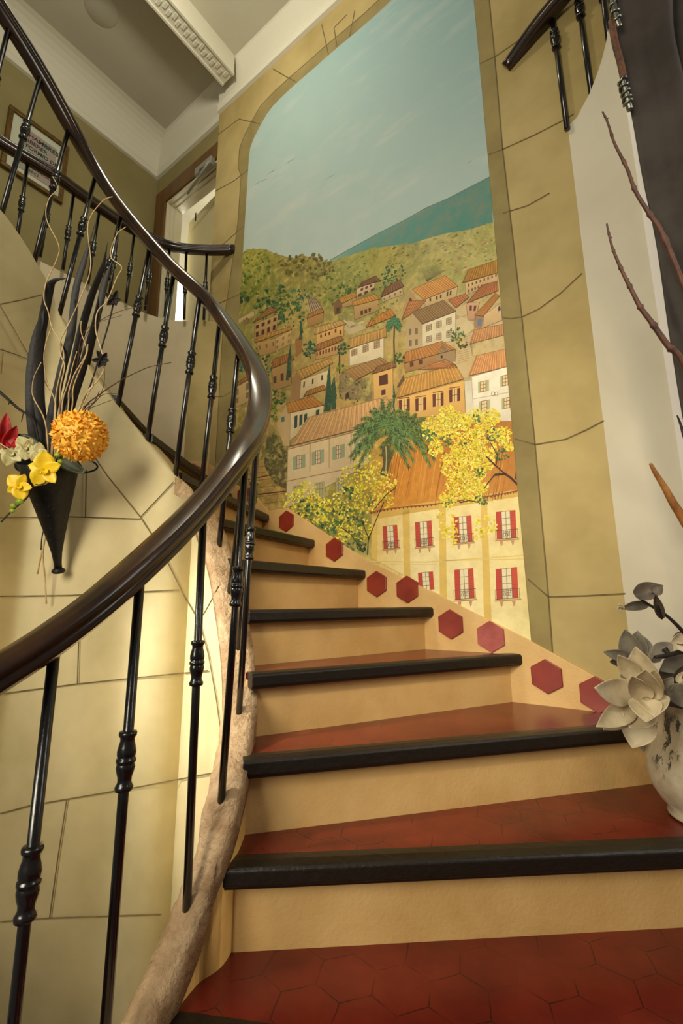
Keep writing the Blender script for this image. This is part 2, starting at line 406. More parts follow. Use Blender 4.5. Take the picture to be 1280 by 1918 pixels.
# the reveal, a darker band all round the painted opening
band = [(x, y) for x, y in ARCH] + [(xL(y), y) for y in range(330, 1000, 40)]
outer = []
for i, (x, y) in enumerate(band):
    a = band[max(i - 1, 0)]; b = band[min(i + 1, len(band) - 1)]; tx, ty = b[0] - a[0], b[1] - a[1]; L = math.hypot(tx, ty)
    w_ = 13 + max(0, min(16, (y - 420) * 0.08)); outer.append((x + ty / L * -w_, y + tx / L * w_ * 1.0) if False else (x - abs(ty) / L * w_ - (6 if y < 320 else 0), y - abs(tx) / L * w_))
pb = [at_wall(*p) + BACKN * 0.001 for p in band]; po = [at_wall(*p) + BACKN * 0.001 for p in outer]
mb.add(pb + po, [(i, i + 1, len(pb) + i + 1, len(pb) + i) for i in range(len(pb) - 1)], 1)
wall_line(outer, 0.006, 2)
RIN = [(915, -20), (927, 107), (942, 280), (978, 594), (1003, 833), (1028, 1118), (1036, 1225)]
n_ = 30; rb_ = []; ro_ = []
for k in range(n_ + 1):
    y = -20 + (1245) * k / n_; x = RIN[0][0]
    for (xa, ya), (xb, yb) in zip(RIN[:-1], RIN[1:]):
        if ya <= y <= yb: x = xa + (xb - xa) * (y - ya) / (yb - ya)
    rb_.append(at_wall(xR(y), y) + BACKN * 0.001); ro_.append(at_wall(x, y) + BACKN * 0.001)
mb.add(rb_ + ro_, [(i, i + 1, n_ + 1 + i + 1, n_ + 1 + i) for i in range(n_)], 1)
for L_ in ([(899, 120), (927, 107), (978, 72), (1040, 36)], [(916, 290), (942, 280), (1000, 254), (1057, 225), (1075, 214)], [(940, 595), (958, 597), (978, 594), (1010, 579), (1050, 550), (1091, 512)],
           [(965, 822), (1003, 833), (1060, 823), (1100, 805), (1132, 788)], [(990, 1085), (1028, 1118), (1100, 1116), (1172, 1112)], [(942, 400), (990, 385), (1030, 362)],
           [(355, 742), (418, 743), (450, 725)], [(409, 252), (448, 223), (470, 228), (487, 232)], [(402, 359), (440, 338), (466, 317)],
           [(409, 466), (430, 447), (457, 424)], [(409, 569), (450, 551)], [(511.5, 129), (535, 143), (557, 155)], [(603, 46), (616, 103)], [(626, 52), (632, 88)], [(626, 52), (650, 28)], [(665, 20), (655, 72)]):
    wall_line(L_, 0.0055, 2)
wall_line(RIN, 0.005, 2)
struct(mb.build('wall_back', ['stone_paint', 'reveal_paint', 'joint']))

# right of it: curved white wall with a swept top; left of it: curved white gallery parapet
WR = catmull([(0.955, 1.592, 0), (1.0, 1.53, 0), (1.05, 1.47, 0), (1.09, 1.41, 0), (1.12, 1.36, 0), (1.16, 1.24, 0), (1.18, 1.1, 0), (1.18, 0.95, 0)], 4)
def top_from(px):
    out = []
    for x, y in px:
        h = hit_path(x, y, WR, far=False, lift=0)
        if h: out.append(h)
    return out
TP = top_from([(1057, 265), (1080, 222), (1105, 175), (1125, 122), (1138, 70), (1146, 20)])
def wr_top(p):
    for a, b in zip(TP[:-1], TP[1:]):
        d0, d1 = (a.y - p.y), (p.y - b.y)
        if d0 >= 0 and d1 >= 0: return a.z + (b.z - a.z) * d0 / max(1e-6, d0 + d1)
    return TP[0].z if p.y > TP[0].y else TP[-1].z + (TP[-1].y - p.y) * 0.9
mb = MB(); V = []
WR[0] = WR[0] + (WR[0] - WR[1]).normalized() * 0.012
for i, p in enumerate(WR):
    l = frame(WR, i)[1]; q = p + l * 0.07; z = wr_top(p)
    V += [(p.x, p.y, 0), (p.x, p.y, z), (q.x, q.y, z), (q.x, q.y, 0)]
mb.add(V, [(i * 4 + j, i * 4 + (j + 1) % 4, i * 4 + 4 + (j + 1) % 4, i * 4 + 4 + j) for i in range(len(WR) - 1) for j in range(4)] + [(0, 1, 2, 3)], 0, False)
struct(mb.build('wall_right', ['white']))
WL = catmull([(*xy(2.40, 1.852), 0), (*xy(2.51, 1.765), 0), (*xy(2.61, 1.69), 0), (*xy(2.663, 1.621), 0), (*xy(2.70, 1.54), 0), (*xy(2.718, 1.462), 0), (*xy(2.73, 1.263), 0), (*xy(2.737, 1.056), 0), (*xy(2.751, 0.793), 0), (*xy(2.76, 0.5), 0)], 5)
mb = MB(); V = []
for i, p in enumerate(WL):
    t, l = frame(WL, i); q = p - l * 0.08
    V += [(p.x, p.y, 0), (p.x, p.y, ZG), (q.x, q.y, ZG), (q.x, q.y, 0)]
F = [(i * 4 + j, i * 4 + (j + 1) % 4, i * 4 + 4 + (j + 1) % 4, i * 4 + 4 + j) for i in range(len(WL) - 1) for j in range(4)]
mb.add(V, F, 0); mb.m = [1 if k // 4 < 6 else 0 for k in range(len(F))]; mb.smooth = [k % 4 == 0 for k in range(len(F))]
a = hit_path(363, 742, WL, lift=0.002); b = hit_path(405, 742, WL, lift=0.002)
struct(mb.build('wall_left', ['parapet', 'stone_paint']))

mb = MB()
DD = 1.90
mb.sdbox(3.22, 3.40, DD, DD + 0.12, ZF, 4.96); mb.sdbox(2.40, 3.22, DD, DD + 0.12, 4.26, 4.96); mb.sdbox(2.30, 2.46, DD + 0.051, DD + 0.12, ZF, 4.26)
struct(mb.build('wall_landing_door', 'olive'))
mb = MB(); mb.sdbox(3.40, 3.50, -1.6, DD + 0.12, ZF - 0.1, 4.96); struct(mb.build('wall_landing_back', 'olive'))
mb = MB()
gp = [(p.x, p.y) for i, p in enumerate(WL) if i % 3 == 0]
gp2 = [(p.x - frame(WL, i)[1].x * 0.081, p.y - frame(WL, i)[1].y * 0.081) for i, p in enumerate(WL) if i % 3 == 0 and i > 12]
mb.prism(gp2 + [xy(3.40, 0.5), xy(3.40, DD), xy(2.62, DD)], ZF - 0.1, ZF)
struct(mb.build('floor_landing', 'floor'))
mb = MB(); mb.prism([(-0.27, -1.3), (1.15, -1.3), (1.15, 0.9), (-0.27, 0.9)], -0.1, 0.0); struct(mb.build('floor', 'tiles'))
mb = MB(); mb.prism([(-2.2, -0.2), (-0.28, -0.2), (-0.28, 2.0), (-2.2, 2.0)], ZB - 0.1, ZB); struct(mb.build('floor_lower', 'floor'))
ZC = 4.93
mb = MB(); mb.sdbox(-0.8, 3.5, -1.8, 2.02, ZC, ZC + 0.1); struct(mb.build('ceiling', 'ceil'))
# guest room behind the door
mb = MB()
mb.sdbox(1.9, 3.6, 3.2, 3.28, ZF, 4.7); mb.sdbox(1.82, 1.9, DD + 0.13, 3.28, ZF, 4.7); mb.sdbox(3.6, 3.68, DD + 0.13, 3.28, ZF, 4.7); mb.sdbox(1.82, 3.68, DD + 0.13, 3.28, 4.7, 4.78)
struct(mb.build('wall_guest_room', 'glass_room'))
mb = MB(); mb.sdbox(1.82, 3.68, DD + 0.13, 3.28, ZF - 0.1, ZF); struct(mb.build('floor_guest_room', 'glass_room'))

# cornice with cove
ZC = 4.93
def cornice(name, mapper, a0, a1, dep):
    prof = [(0.0, 4.62), (0.022, 4.625), (0.027, 4.64), (0.016, 4.652), (0.018, 4.668), (0.026, 4.678), (0.026, 4.69)] + [(0.012 + dep * (1 - math.cos(t * math.pi / 16)), 4.70 + (ZC - 4.70) * math.sin(t * math.pi / 16)) for t in range(0, 9)] + [(0.012 + dep, ZC + 0.02), (0.0, ZC + 0.02)]
    mb = MB(); n = len(prof)
    V = [mapper(a, d, z) for a in (a0, a1) for d, z in prof]
    mb.add(V, [(j, (j + 1) % n, n + (j + 1) % n, n + j) for j in range(n)] + [tuple(range(n)), tuple(range(n, 2 * n))], 0)
    struct(mb.build(name, 'moulding'))
cornice('trim_1', lambda a, d, z: sd(a, DW - d, z), -0.75, 2.492, 0.05)
cornice('trim_2', lambda a, d, z: sd(a, DD - d, z), 2.45, 3.40, 0.08)
cornice('trim_3', lambda a, d, z: sd(3.40 - d, a, z), -1.6, DD, 0.21)
# ceiling beam with a carved face
mb = MB(); mb.sdbox(2.262, 2.388, -1.7, DW - 0.06, 4.755, ZC + 0.02)
for k in range(58):
    d = DW - 0.10 - k * 0.036
    mb.sdbox(2.29 + 0.02 * (k % 2), 2.335 + 0.02 * (k % 2), d - 0.012, d + 0.012, 4.750, 4.756)
mb.sdbox(2.256, 2.275, -1.7, DW - 0.06, 4.745, 4.765); mb.sdbox(2.375, 2.394, -1.7, DW - 0.06, 4.745, 4.765)
struct(mb.build('beam', 'moulding', bevel=0.003))
mb = MB(); mb.lathe(at_z(190, 18, ZC) - Z3 * 0.004, Z3, [(0, 0.10), (0.006, 0.11), (0.008, 0.11)], 24); struct(mb.build('ceiling_rose', 'ceil'))

# ------------------------------------------------------------------ door on the landing
dr = thing('door_1', sd(2.8, DD, ZF), None, None, kind='structure')
mb = MB()
mb.sdbox(3.20, 3.35, DD - 0.03, DD + 0.01, ZF, 4.41); mb.sdbox(2.50, 3.20, DD - 0.03, DD + 0.01, 4.26, 4.41)
mb.build('door_casing', 'casing', dr, bevel=0.004)
mb = MB()
for k, (w0, w1, d0, d1) in enumerate(((0, 0.018, -0.015, 0.12), (0.018, 0.03, 0.02, 0.12), (0.03, 0.04, 0.05, 0.12))):
    mb.sdbox(3.20 - w1, 3.20 - w0, DD + d0, DD + d1, ZF, 4.26 - w0); mb.sdbox(2.46, 3.20 - w1, DD + d0, DD + d1, 4.26 - w1, 4.26 - w0)
mb.build('door_jamb', 'jamb', dr, bevel=0.003)
HG = sd(2.38, DD + 0.10, 0); ang = math.radians(6.5)
lx = (DM * math.cos(ang) + NN * math.sin(ang)); ly = (NN * math.cos(ang) - DM * math.sin(ang))
mb = MB()
q = [HG, HG + lx * 0.79, HG + lx * 0.79 + ly * 0.04, HG + ly * 0.04]
mb.hexa([p + Z3 * (ZF + 0.01) for p in q], [p + Z3 * 4.19 for p in q])
lf = mb.build('door_leaf', 'leaf_door', dr, bevel=0.003)
nr = ly * -1.0
dcen = ray(367, 408); tt = (HG.dot(nr) - EY.dot(nr)) / dcen.dot(nr)
text_part('door_number', '1', 0.11, EY + dcen * tt - Z3 * 0.03 + nr * 0.003, -lx, Z3, 'ink', lf, 0.002, 'CENTER')
cl = at_wall(388, 318, DD - 0.03)
mb = MB(); sc_, zc_ = cl.dot(DM), cl.z
mb.sdbox(sc_ - 0.10, sc_ + 0.10, DD - 0.075, DD - 0.03, zc_ - 0.035, zc_ + 0.035)
cb = mb.build('door_closer', 'closer', dr, bevel=0.006)
mb = MB()
mb.tube([sd(sc_ + 0.02, DD - 0.08, zc_ - 0.04), sd(sc_ - 0.12, DD - 0.10, zc_ - 0.06)], 0.010, 8); mb.tube([sd(sc_ - 0.12, DD - 0.10, zc_ - 0.065), sd(sc_ + 0.22, DD - 0.04, zc_ - 0.10)], 0.010, 8)
mb.build('closer_arm', 'closer', cb)

# ------------------------------------------------------------------ the staircase: treads, risers, nosings, string, skirting, tiles
st = thing('staircase', (0.1, 1.4, 0), 'winding red tiled stair with black nosings and tan risers below the mural', 'staircase')
IN = {1: (-0.33, 0.915), 2: (-0.27, 1.062), 3: (-0.236, 1.168), 4: (-0.25, 1.33), 5: (-0.29, 1.47), 6: (-0.37, 1.56), 7: (-0.49, 1.66), 8: (-0.60, 1.69), 9: (-0.74, 1.73), 10: (-0.90, 1.745), 11: (-1.05, 1.76), 12: (-1.19, 1.77), 13: (-1.28, 1.69), 14: (-1.35, 1.56)}
OUT = {1: (1.15, 0.68), 2: (1.165, 1.16), 3: (1.03, 1.492), 4: xy(0.50, DW), 5: xy(0.85, DW), 6: xy(1.19, DW), 7: xy(1.50, DW), 8: xy(1.835, DW), 9: xy(2.16, DW), 10: xy(2.50, 1.765), 11: xy(2.695, 1.54), 12: xy(2.73, 1.25), 13: xy(2.737, 1.0), 14: xy(2.752, 0.76)}
EXTRA = {1: [(1.18, 1.0)], 2: [(1.13, 1.34), (1.06, 1.455)], 3: [(0.955, 1.592)], 9: [xy(2.40, DW)], 10: [xy(2.63, 1.67)]}
def v2(t): return Vector((t[0], t[1], 0))
for k in range(1, 14):
    z = k * RISE
    ins = 0.02 if k < 4 else (0.0 if k < 11 else -0.05)
    i0, o0, i1, o1 = v2(IN[k]), v2(OUT[k]), v2(IN[k + 1]), v2(OUT[k + 1])
    dirk = (o0 - i0).normalized(); back = Vector((-dirk.y, dirk.x, 0))
    dirn = (o1 - i1).normalized(); backn = Vector((-dirn.y, dirn.x, 0))
    tl = min(1.0, 0.30 + 0.1 * k)
    mb = MB()
    poly = [i0 + back * 0.055 - dirk * ins, o0 + back * 0.055 + dirk * 0.0] + [v2(e) for e in EXTRA.get(k, [])] + [o1 + backn * 0.05, i1 + backn * 0.05 - dirn * (0.02 if k < 3 else (0.0 if k < 10 else -0.05))]
    mb.hexa([p + Z3 * (z - 0.03) for p in poly], [p + Z3 * z for p in poly])
    mb.build('tread', 'tiles', st)
    # riser below this tread
    mb = MB(); zb = z - RISE
    n = 24; V = []
    for j in range(n + 1):
        p = i0.lerp(o0, j / n) - dirk * ((0.015 if k < 4 else (0.0 if k < 11 else -0.05)) if j == 0 else 0) + back * (0.042)
        V += [p + Z3 * (zb - 0.002), p + Z3 * (z - 0.02), p + back * 0.03 + Z3 * (z - 0.02), p + back * 0.03 + Z3 * (zb - 0.002)]
    mb.add(V, [(a * 4 + b, a * 4 + (b + 1) % 4, a * 4 + 4 + (b + 1) % 4, a * 4 + 4 + b) for a in range(n) for b in range(4)] + [(0, 1, 2, 3), tuple(n * 4 + b for b in range(4))], 0)
    mb.build('riser', 'riser', st)
    # wooden nosing
    mb = MB()
    prof = [(0.058, 0.002), (0.030, 0.004), (0.006, 0.002), (0.001, -0.004), (0.000, -0.030), (0.004, -0.033), (0.004, -0.037), (0.009, -0.040), (0.046, -0.040), (0.058, -0.02)]
    e1 = dirk * (0.008 if 3 <= k <= 10 else -0.004)
    A_, B_ = i0 + dirk * (0.004 if k < 11 else 0.06), o0 - e1
    mb.sweep([A_.lerp(B_, j / 6) + Z3 * z for j in range(7)], [(-a, b) for a, b in prof], smooth=False)
    mb.build('nosing', 'nosing', st, bevel=0.003)
# stone coping on the string
import mathutils
mb = MB(); V = []; NPR = 9
FINE = catmull(FEET[:11], 26)
for i, p in enumerate(FINE):
    t, l = frame(FINE, i)
    prof = [(-1.0, -0.075), (-1.02, -0.035), (-0.98, -0.008), (-0.55, 0.0), (0.0, 0.002), (0.55, 0.0), (0.98, -0.01), (1.02, -0.035), (1.0, -0.075)]
    for a, b in prof:
        q = p + l * (a * (hw(i, 26) + 0.003)) + Z3 * b
        nz = mathutils.noise.noise(q * 22) * 0.005 + mathutils.noise.noise(q * 55) * 0.0035
        fade = min(1.0, (len(FINE) - 1 - i) / 50); q = q - Z3 * 0.012 * (1 - fade); nz *= 0.4 + 0.6 * fade
        if b > -0.07: q = q + Z3 * nz * 1.2 + l * nz * (0.9 if abs(a) > 0.9 else 0.2)
        V.append(q)
mb.add(V, [(i * NPR + j, i * NPR + (j + 1) % NPR, (i + 1) * NPR + (j + 1) % NPR, (i + 1) * NPR + j) for i in range(len(FINE) - 1) for j in range(NPR)], 0, True)
mb.build('string_coping', 'coping', st)
# skirting on the mural wall and round the corners
def skirt(name, pts, th=0.012):
    mb = MB(); V = []; n = len(pts)
    for i, (x, y, zb, zt) in enumerate(pts):
        a = Vector(pts[max(i - 1, 0)][:2]); b = Vector(pts[min(i + 1, n - 1)][:2]); t = (b - a).normalized(); l = Vector((-t.y, t.x, 0)) 
        p = Vector((x, y, 0)); q = p + l * th
        V += [p + Z3 * zb, p + Z3 * zt, q + Z3 * zt, q + Z3 * zb]
    mb.add(V, [(i * 4 + j, i * 4 + (j + 1) % 4, i * 4 + 4 + (j + 1) % 4, i * 4 + 4 + j) for i in range(n - 1) for j in range(4)] + [(0, 1, 2, 3), tuple((n - 1) * 4 + j for j in range(4))], 0)
    return mb.build(name, 'riser', st, bevel=0.003)
S_TOP = [(0.165, 0.555), (0.25, 0.612), (0.491, 0.742), (0.80, 0.89), (1.182, 1.068), (1.693, 1.382), (1.845, 1.385), (1.95, 1.49), (2.16, 1.60), (2.39, 1.76)]
sk = [(*xy(s, DW + 0.001), max(0.0, z - 0.33), z) for s, z in S_TOP]
skirt('skirting', sk)
SKZ = [hit_path(x, y, WL, far=False, lift=0) for x, y in ((352, 864), (332, 851), (310, 838), (288, 825), (266, 812))]
def skz(p):
    for a, b in zip(SKZ[:-1], SKZ[1:]):
        if b.x <= p.x <= a.x: return a.z + (b.z - a.z) * (a.x - p.x) / max(1e-5, a.x - b.x)
    return SKZ[0].z if p.x > SKZ[0].x else SKZ[-1].z
sk2 = [(p.x - 0.001, p.y, 1.4, skz(p)) for i, p in enumerate(WL) if i < 26]
skirt('skirting', [(x, y, zb, zt) for x, y, zb, zt in sk2], 0.008)
skirt('skirting', [(p.x, p.y, 0.1, 0.545 - 0.10 * min(1.0, i * 0.08)) for i, p in reversed(list(enumerate(WR)))], 0.012)
HEXES = [((540, 977), 0), ((630, 1030), 0), ((709, 1094), 0), ((766, 1104), 0), ((847, 1169), 0), ((922, 1192), 1), ((1026, 1266), 0), ((1120, 1300), 0), ((460, 928), 0), ((362, 885), 2)]
for (px, kind) in HEXES:
    mb = MB()
    if kind == 2:
        c = hit_path(px[0], px[1], WL, far=False, lift=0.0); a = hit_path(px[0] - 6, px[1], WL, far=False, lift=0.0); rt = Vector((c.x - a.x, c.y - a.y, 0)).normalized(); outn = Vector((rt.y, -rt.x, 0)); c = c + outn * 0.008
    else:
        c = at_wall(*px) + BACKN * 0.012; rt = -DM; outn = BACKN
    R_ = 0.060
    hx = [c + rt * (R_ * math.sin(k * math.pi / 3)) + Z3 * (R_ * math.cos(k * math.pi / 3)) for k in range(6)]
    mb.hexa([p - outn * 0.004 for p in hx], [p + outn * 0.007 for p in hx])
    o = mb.build('hexagon_tile', 'hex_pink' if kind == 1 else 'hex_red', st, bevel=0.0025)
    if kind == 1: o['label'] = 'pale pink worn hexagon tile'

# ------------------------------------------------------------------ railings
_half = [(0.0, 0.0275), (0.015, 0.0265), (0.029, 0.0215), (0.029, 0.0215), (0.036, 0.0145), (0.0375, 0.006), (0.034, 0.0), (0.034, 0.0), (0.029, -0.0025), (0.029, -0.006), (0.029, -0.006), (0.0315, -0.013), (0.027, -0.0205), (0.027, -0.0205), (0.018, -0.0265)]
RPROF = [(-a, b) for a, b in _half[::-1]] + _half[1:]
def baluster(parent, foot, top, knuckle=0.455, r=0.0105, kl=0.094, sink=0.02):
    ax = (top - foot); L = ax.length; ax.normalize()
    mb = MB(); mb.lathe(foot - ax * sink, ax, [(0, r), (L + sink + 0.012, r)], 12)
    b = mb.build('baluster', 'black_metal', parent)
    k0 = knuckle * L / HB - kl / 2 if L > 0.6 else L * knuckle - kl / 2
    P = [(0, .0105), (.002, .0165), (.007, .0175), (.011, .0150), (.015, .0130), (.022, .0135), (.030, .0165), (.037, .0180), (.042, .0168), (.0435, .0160), (.0445, .0185), (.0475, .0190), (.0505, .0185), (.0515, .0160), (.056, .0178), (.062, .0180), (.070, .0160), (.078, .0135), (.083, .0140), (.086, .0170), (.090, .0175), (.093, .0160), (.094, .0105)]
    s_ = kl / 0.094; rr = r / 0.0101
    mb = MB(); mb.lathe(foot + ax * k0, ax, [(h * s_, q * rr) for h, q in P], 16)
    mb.build('knuckle', 'black_metal', b)
    return b
bal = thing('stair_railing', tuple(FEET[4]), 'black stair railing with dark polished wooden handrail sweeping up around the well', 'railing')
mb = MB(); mb.sweep(RAILC, RPROF, scales=[0.90 + 0.10 * min(1, i / 50) for i in range(len(RAILC))]); mb.build('handrail', 'rail', bal)
for i, (f_, t_) in enumerate(ALLP + END[:1]): baluster(bal, f_, t_, r=0.0085 if i < 6 else 0.0095)

LRP = [at_z(x, y, 3.285) for x, y in ((-60, 222), (0, 266), (98, 325), (142, 357), (203, 400), (244, 427), (284, 447), (325, 463), (386, 469))] + [sd(2.243, DW + 0.004, 3.285)]
lr = thing('landing_railing', tuple(sd(2.7, 1.4, ZG)), 'black railing with dark handrail on the white gallery edge before the door', 'railing')
LRC = catmull(LRP, 6)
mb = MB(); mb.sweep(LRC, RPROF); mb.build('handrail', 'rail', lr)
for x, y in ((31, 454), (75, 480), (118, 504), (165, 530), (205, 552), (236, 566), (272, 580), (309, 592), (345, 597), (382, 598)):
    f_ = at_z(x, y, ZG)
    best = min(LRC, key=lambda p: (p.x - f_.x) ** 2 + (p.y - f_.y) ** 2)
    t_ = Vector((f_.x * 0.6 + best.x * 0.4, f_.y * 0.6 + best.y * 0.4, 3.262))
    baluster(lr, f_, t_, 0.5, r=0.0095, kl=0.088, sink=0.004)
rr_ = thing('upper_railing', (0.95, 1.55, ZG), 'short black railing with dark handrail above the curved white wall, at top right', 'railing')
RP = [sd(0.374, DW + 0.006, 3.30)]
for (px, py, yy) in (((1003), 58, 1.62), (1052, -2, 1.53), (1105, -70, 1.43), (1150, -140, 1.34)):
    d = ray(px, py); RP.append(EY + d * (yy / d.y))
mb = MB(); RC = catmull(RP, 6); mb.sweep(RC, RPROF); mb.build('handrail', 'rail', rr_)
for (fx, fy), (tx, ty) in (((1065, 250), (1031, 22)), ((1110, 186), (1077, -38)), ((1142, 86), (1124, -95))):
    a = hit_path(fx, fy, WR, far=False, lift=-0.02)
    if a is None: continue
    if fx < 1100: a = a + BACKN * 0.035 + NN * 0.0
    d = ray(tx, ty); t_ = EY + d * (a.y / d.y)
    t_ = Vector((a.x * 0.5 + t_.x * 0.5, a.y, t_.z)); baluster(rr_, a, t_, 0.56, sink=0.012)

# ================================================================== the painted village on the mural wall
def paint_mat(name, kind):
    m, nt, b = mk(name); b.inputs['Roughness'].default_value = 0.7
    at = node(nt, 'ShaderNodeAttribute', attribute_name='paint')
    col = at.outputs['Color']
    if kind == 'sky':
        n = noise_tex(nt, 2.2, 5, 0.6, (1.0, 1.0, 4.0), (0.0, 0.0, 0.0))
        col = mix(nt, ramp(nt, n.outputs['Fac'], 0, 0.5, 0.52, 0.80), col, rgb((216, 214, 200)))
        n = noise_tex(nt, 5, 4); col = mix(nt, ramp(nt, n.outputs['Fac'], 0, 0.14), col, rgb((134, 176, 180)))
    elif kind == 'hill':
        n = noise_tex(nt, 13, 6, 0.7); col = mix(nt, ramp(nt, n.outputs['Fac'], 0, 0.55, 0.45, 0.68), col, rgb((84, 96, 34)))
        n = noise_tex(nt, 23, 5, 0.7); col = mix(nt, ramp(nt, n.outputs['Fac'], 0, 0.6, 0.48, 0.68), col, rgb((222, 200, 110)))
    elif kind == 'roof':
        n = noise_tex(nt, 30, 5, 0.7); col = mix(nt, ramp(nt, n.outputs['Fac'], 0, 0.35), col, rgb((140, 84, 34)))
    elif kind == 'leaf':
        n = noise_tex(nt, 60, 3); col = mix(nt, ramp(nt, n.outputs['Fac'], 0, 0.16), col, rgb((120, 130, 40)))
    else:
        n = noise_tex(nt, 16, 5, 0.7); col = mix(nt, ramp(nt, n.outputs['Fac'], 0, 0.3, 0.4, 0.7), col, rgb((176, 140, 84)))
    nt.links.new(col, b.inputs['Base Color'])
    n = noise_tex(nt, 120, 4); bump(nt, b, n.outputs['Fac'], 0.12, 0.003)
    return m
PM = {k: i for i, k in enumerate(('plain', 'sky', 'hill', 'roof', 'leaf', 'line'))}
PMATS = [paint_mat('mural_paint_wall', 'plain'), paint_mat('mural_paint_sky', 'sky'), paint_mat('mural_paint_hill', 'hill'), paint_mat('mural_paint_roof', 'roof'), paint_mat('mural_paint_leaf', 'leaf')]
def line_mat():
    m, nt, b = mk('mural_paint_line'); b.inputs['Roughness'].default_value = 0.7
    at = node(nt, 'ShaderNodeAttribute', attribute_name='paint'); nt.links.new(at.outputs['Color'], b.inputs['Base Color'])
    return m
PMATS.append(line_mat())
PV, PF, PMI, PC = [], [], [], []
rnd = random.Random(11)
def clip(poly, cols):
    def inside_fn(kind):
        if kind == 'R': return lambda p: xR(p[1]) - p[0]
        return lambda p: p[0] - (xL(max(p[1], 315)))
    for kind in ('R', 'L'):
        fn = inside_fn(kind); outp, outc = [], []
        for i in range(len(poly)):
            a, b = poly[i], poly[(i + 1) % len(poly)]; ca, cb = cols[i], cols[(i + 1) % len(poly)]
            da, db = fn(a), fn(b)
            if da >= 0: outp.append(a); outc.append(ca)
            if (da >= 0) != (db >= 0):
                t = da / (da - db); outp.append((a[0] + (b[0] - a[0]) * t, a[1] + (b[1] - a[1]) * t)); outc.append(tuple(ca[k] + (cb[k] - ca[k]) * t for k in range(3)))
        poly, cols = outp, outc
        if len(poly) < 3: return [], []
    return poly, cols
def P(poly, col, layer, m='plain', noclip=False):
    cols = [col] * len(poly) if not isinstance(col[0], (tuple, list)) else list(col)
    if not noclip: poly, cols = clip(list(poly), cols)
    if len(poly) < 3: return
    o = len(PV); lift = 0.002 + 0.00012 * layer
    for p in poly: PV.append(at_wall(*p) + BACKN * lift)
    PF.append(tuple(range(o, o + len(poly)))); PMI.append(PM[m]); PC.append([rgb(c) for c in cols])
def S(pts, col, w, layer):
    """painted brush line of w photo pixels"""
    for a, b in zip(pts[:-1], pts[1:]):
        dx, dy = b[0] - a[0], b[1] - a[1]; L = math.hypot(dx, dy) or 1; nx, ny = -dy / L * w / 2, dx / L * w / 2
        P([(a[0] + nx, a[1] + ny), (b[0] + nx, b[1] + ny), (b[0] - nx, b[1] - ny), (a[0] - nx, a[1] - ny)], col, layer, 'line')
def field(pt, samples):
    w = 0; c = [0, 0, 0]
    for (x, y, col, r) in samples:
        k = math.exp(-((pt[0] - x) ** 2 + (pt[1] - y) ** 2) / (2 * r * r)) + 1e-9
        w += k
        for i in range(3): c[i] += col[i] * k
    return tuple(v / w for v in c)
SKY = [(820, 40, (126, 166, 172), 150), (640, 160, (146, 182, 182), 110), (560, 260, (160, 192, 188), 90), (880, 200, (146, 178, 178), 110), (700, 320, (172, 194, 188), 110), (560, 420, (188, 202, 192), 90), (880, 320, (178, 194, 186), 70), (480, 440, (184, 202, 194), 60)]
SKY = [(x, y, tuple(c[i] * 0.72 + (196, 204, 192)[i] * 0.28 for i in range(3)), r) for x, y, c, r in SKY]
ys = [-44 + 15.2 * k for k in range(38)]
for y0, y1 in zip(ys[:-1], ys[1:]):
    for k in range(16):
        q = []
        for (yy, kk) in ((y0, k), (y0, k + 1), (y1, k + 1), (y1, k)):
            a, b = xL(yy) + 0.0, xR(yy); q.append((a + (b - a) * kk / 16, yy))
        P(q, [field(p, SKY) for p in q], 0, 'sky', True)
def T(ox, oy, k): return lambda *a: [(ox + x / k, oy + y / k) for x, y in a]
r5, r6, r7, r2 = T(420, 420, 3.553), T(660, 420, 3.553), T(500, 880, 2.1333), T(400, 0, 2.286)
# wispy clouds
for (cx, cy, L, w_, c) in ((545, 300, 90, 10, (190, 196, 180)), (600, 250, 110, 14, (184, 192, 180)), (570, 380, 70, 9, (206, 202, 186)), (640, 320, 90, 9, (176, 190, 182)), (740, 240, 60, 6, (180, 190, 184)), (880, 310, 50, 7, (180, 192, 184)), (500, 330, 60, 8, (190, 192, 178))):
    for k in range(7):
        x, y = cx + rnd.uniform(-L, L) * 0.5, cy + rnd.uniform(-w_, w_); y -= (x - cx) * 0.62
        l = rnd.uniform(0.2, 0.5) * L; h = rnd.uniform(0.6, 2.0)
        b_ = field((x, y), SKY); cc = tuple(b_[i] * 0.62 + c[i] * 0.38 for i in range(3))
        P([(x - l / 2, y + l * 0.31), (x - l * 0.15, y + l * 0.1 - h), (x + l / 2, y - l * 0.31), (x + l * 0.15, y - l * 0.1 + h)], [b_, cc, b_, cc], 1, 'sky')
# sea
P(r2((500, 1117), (600, 1060), (710, 1000), (820, 945), (910, 893), (1000, 855), (1100, 803), (1190, 757), (1200, 1010), (1050, 1030), (900, 1060), (750, 1090), (600, 1110)),
  [(140, 176, 166)] + [(104, 158, 150)] * 3 + [(84, 140, 132)] * 4 + [(80, 138, 124)] * 2 + [(92, 148, 136)] * 3, 2)
S(r2((500, 1116), (600, 1059), (710, 999), (820, 944), (910, 892), (1000, 854), (1100, 802), (1190, 756)), (92, 122, 108), 1.2, 3)
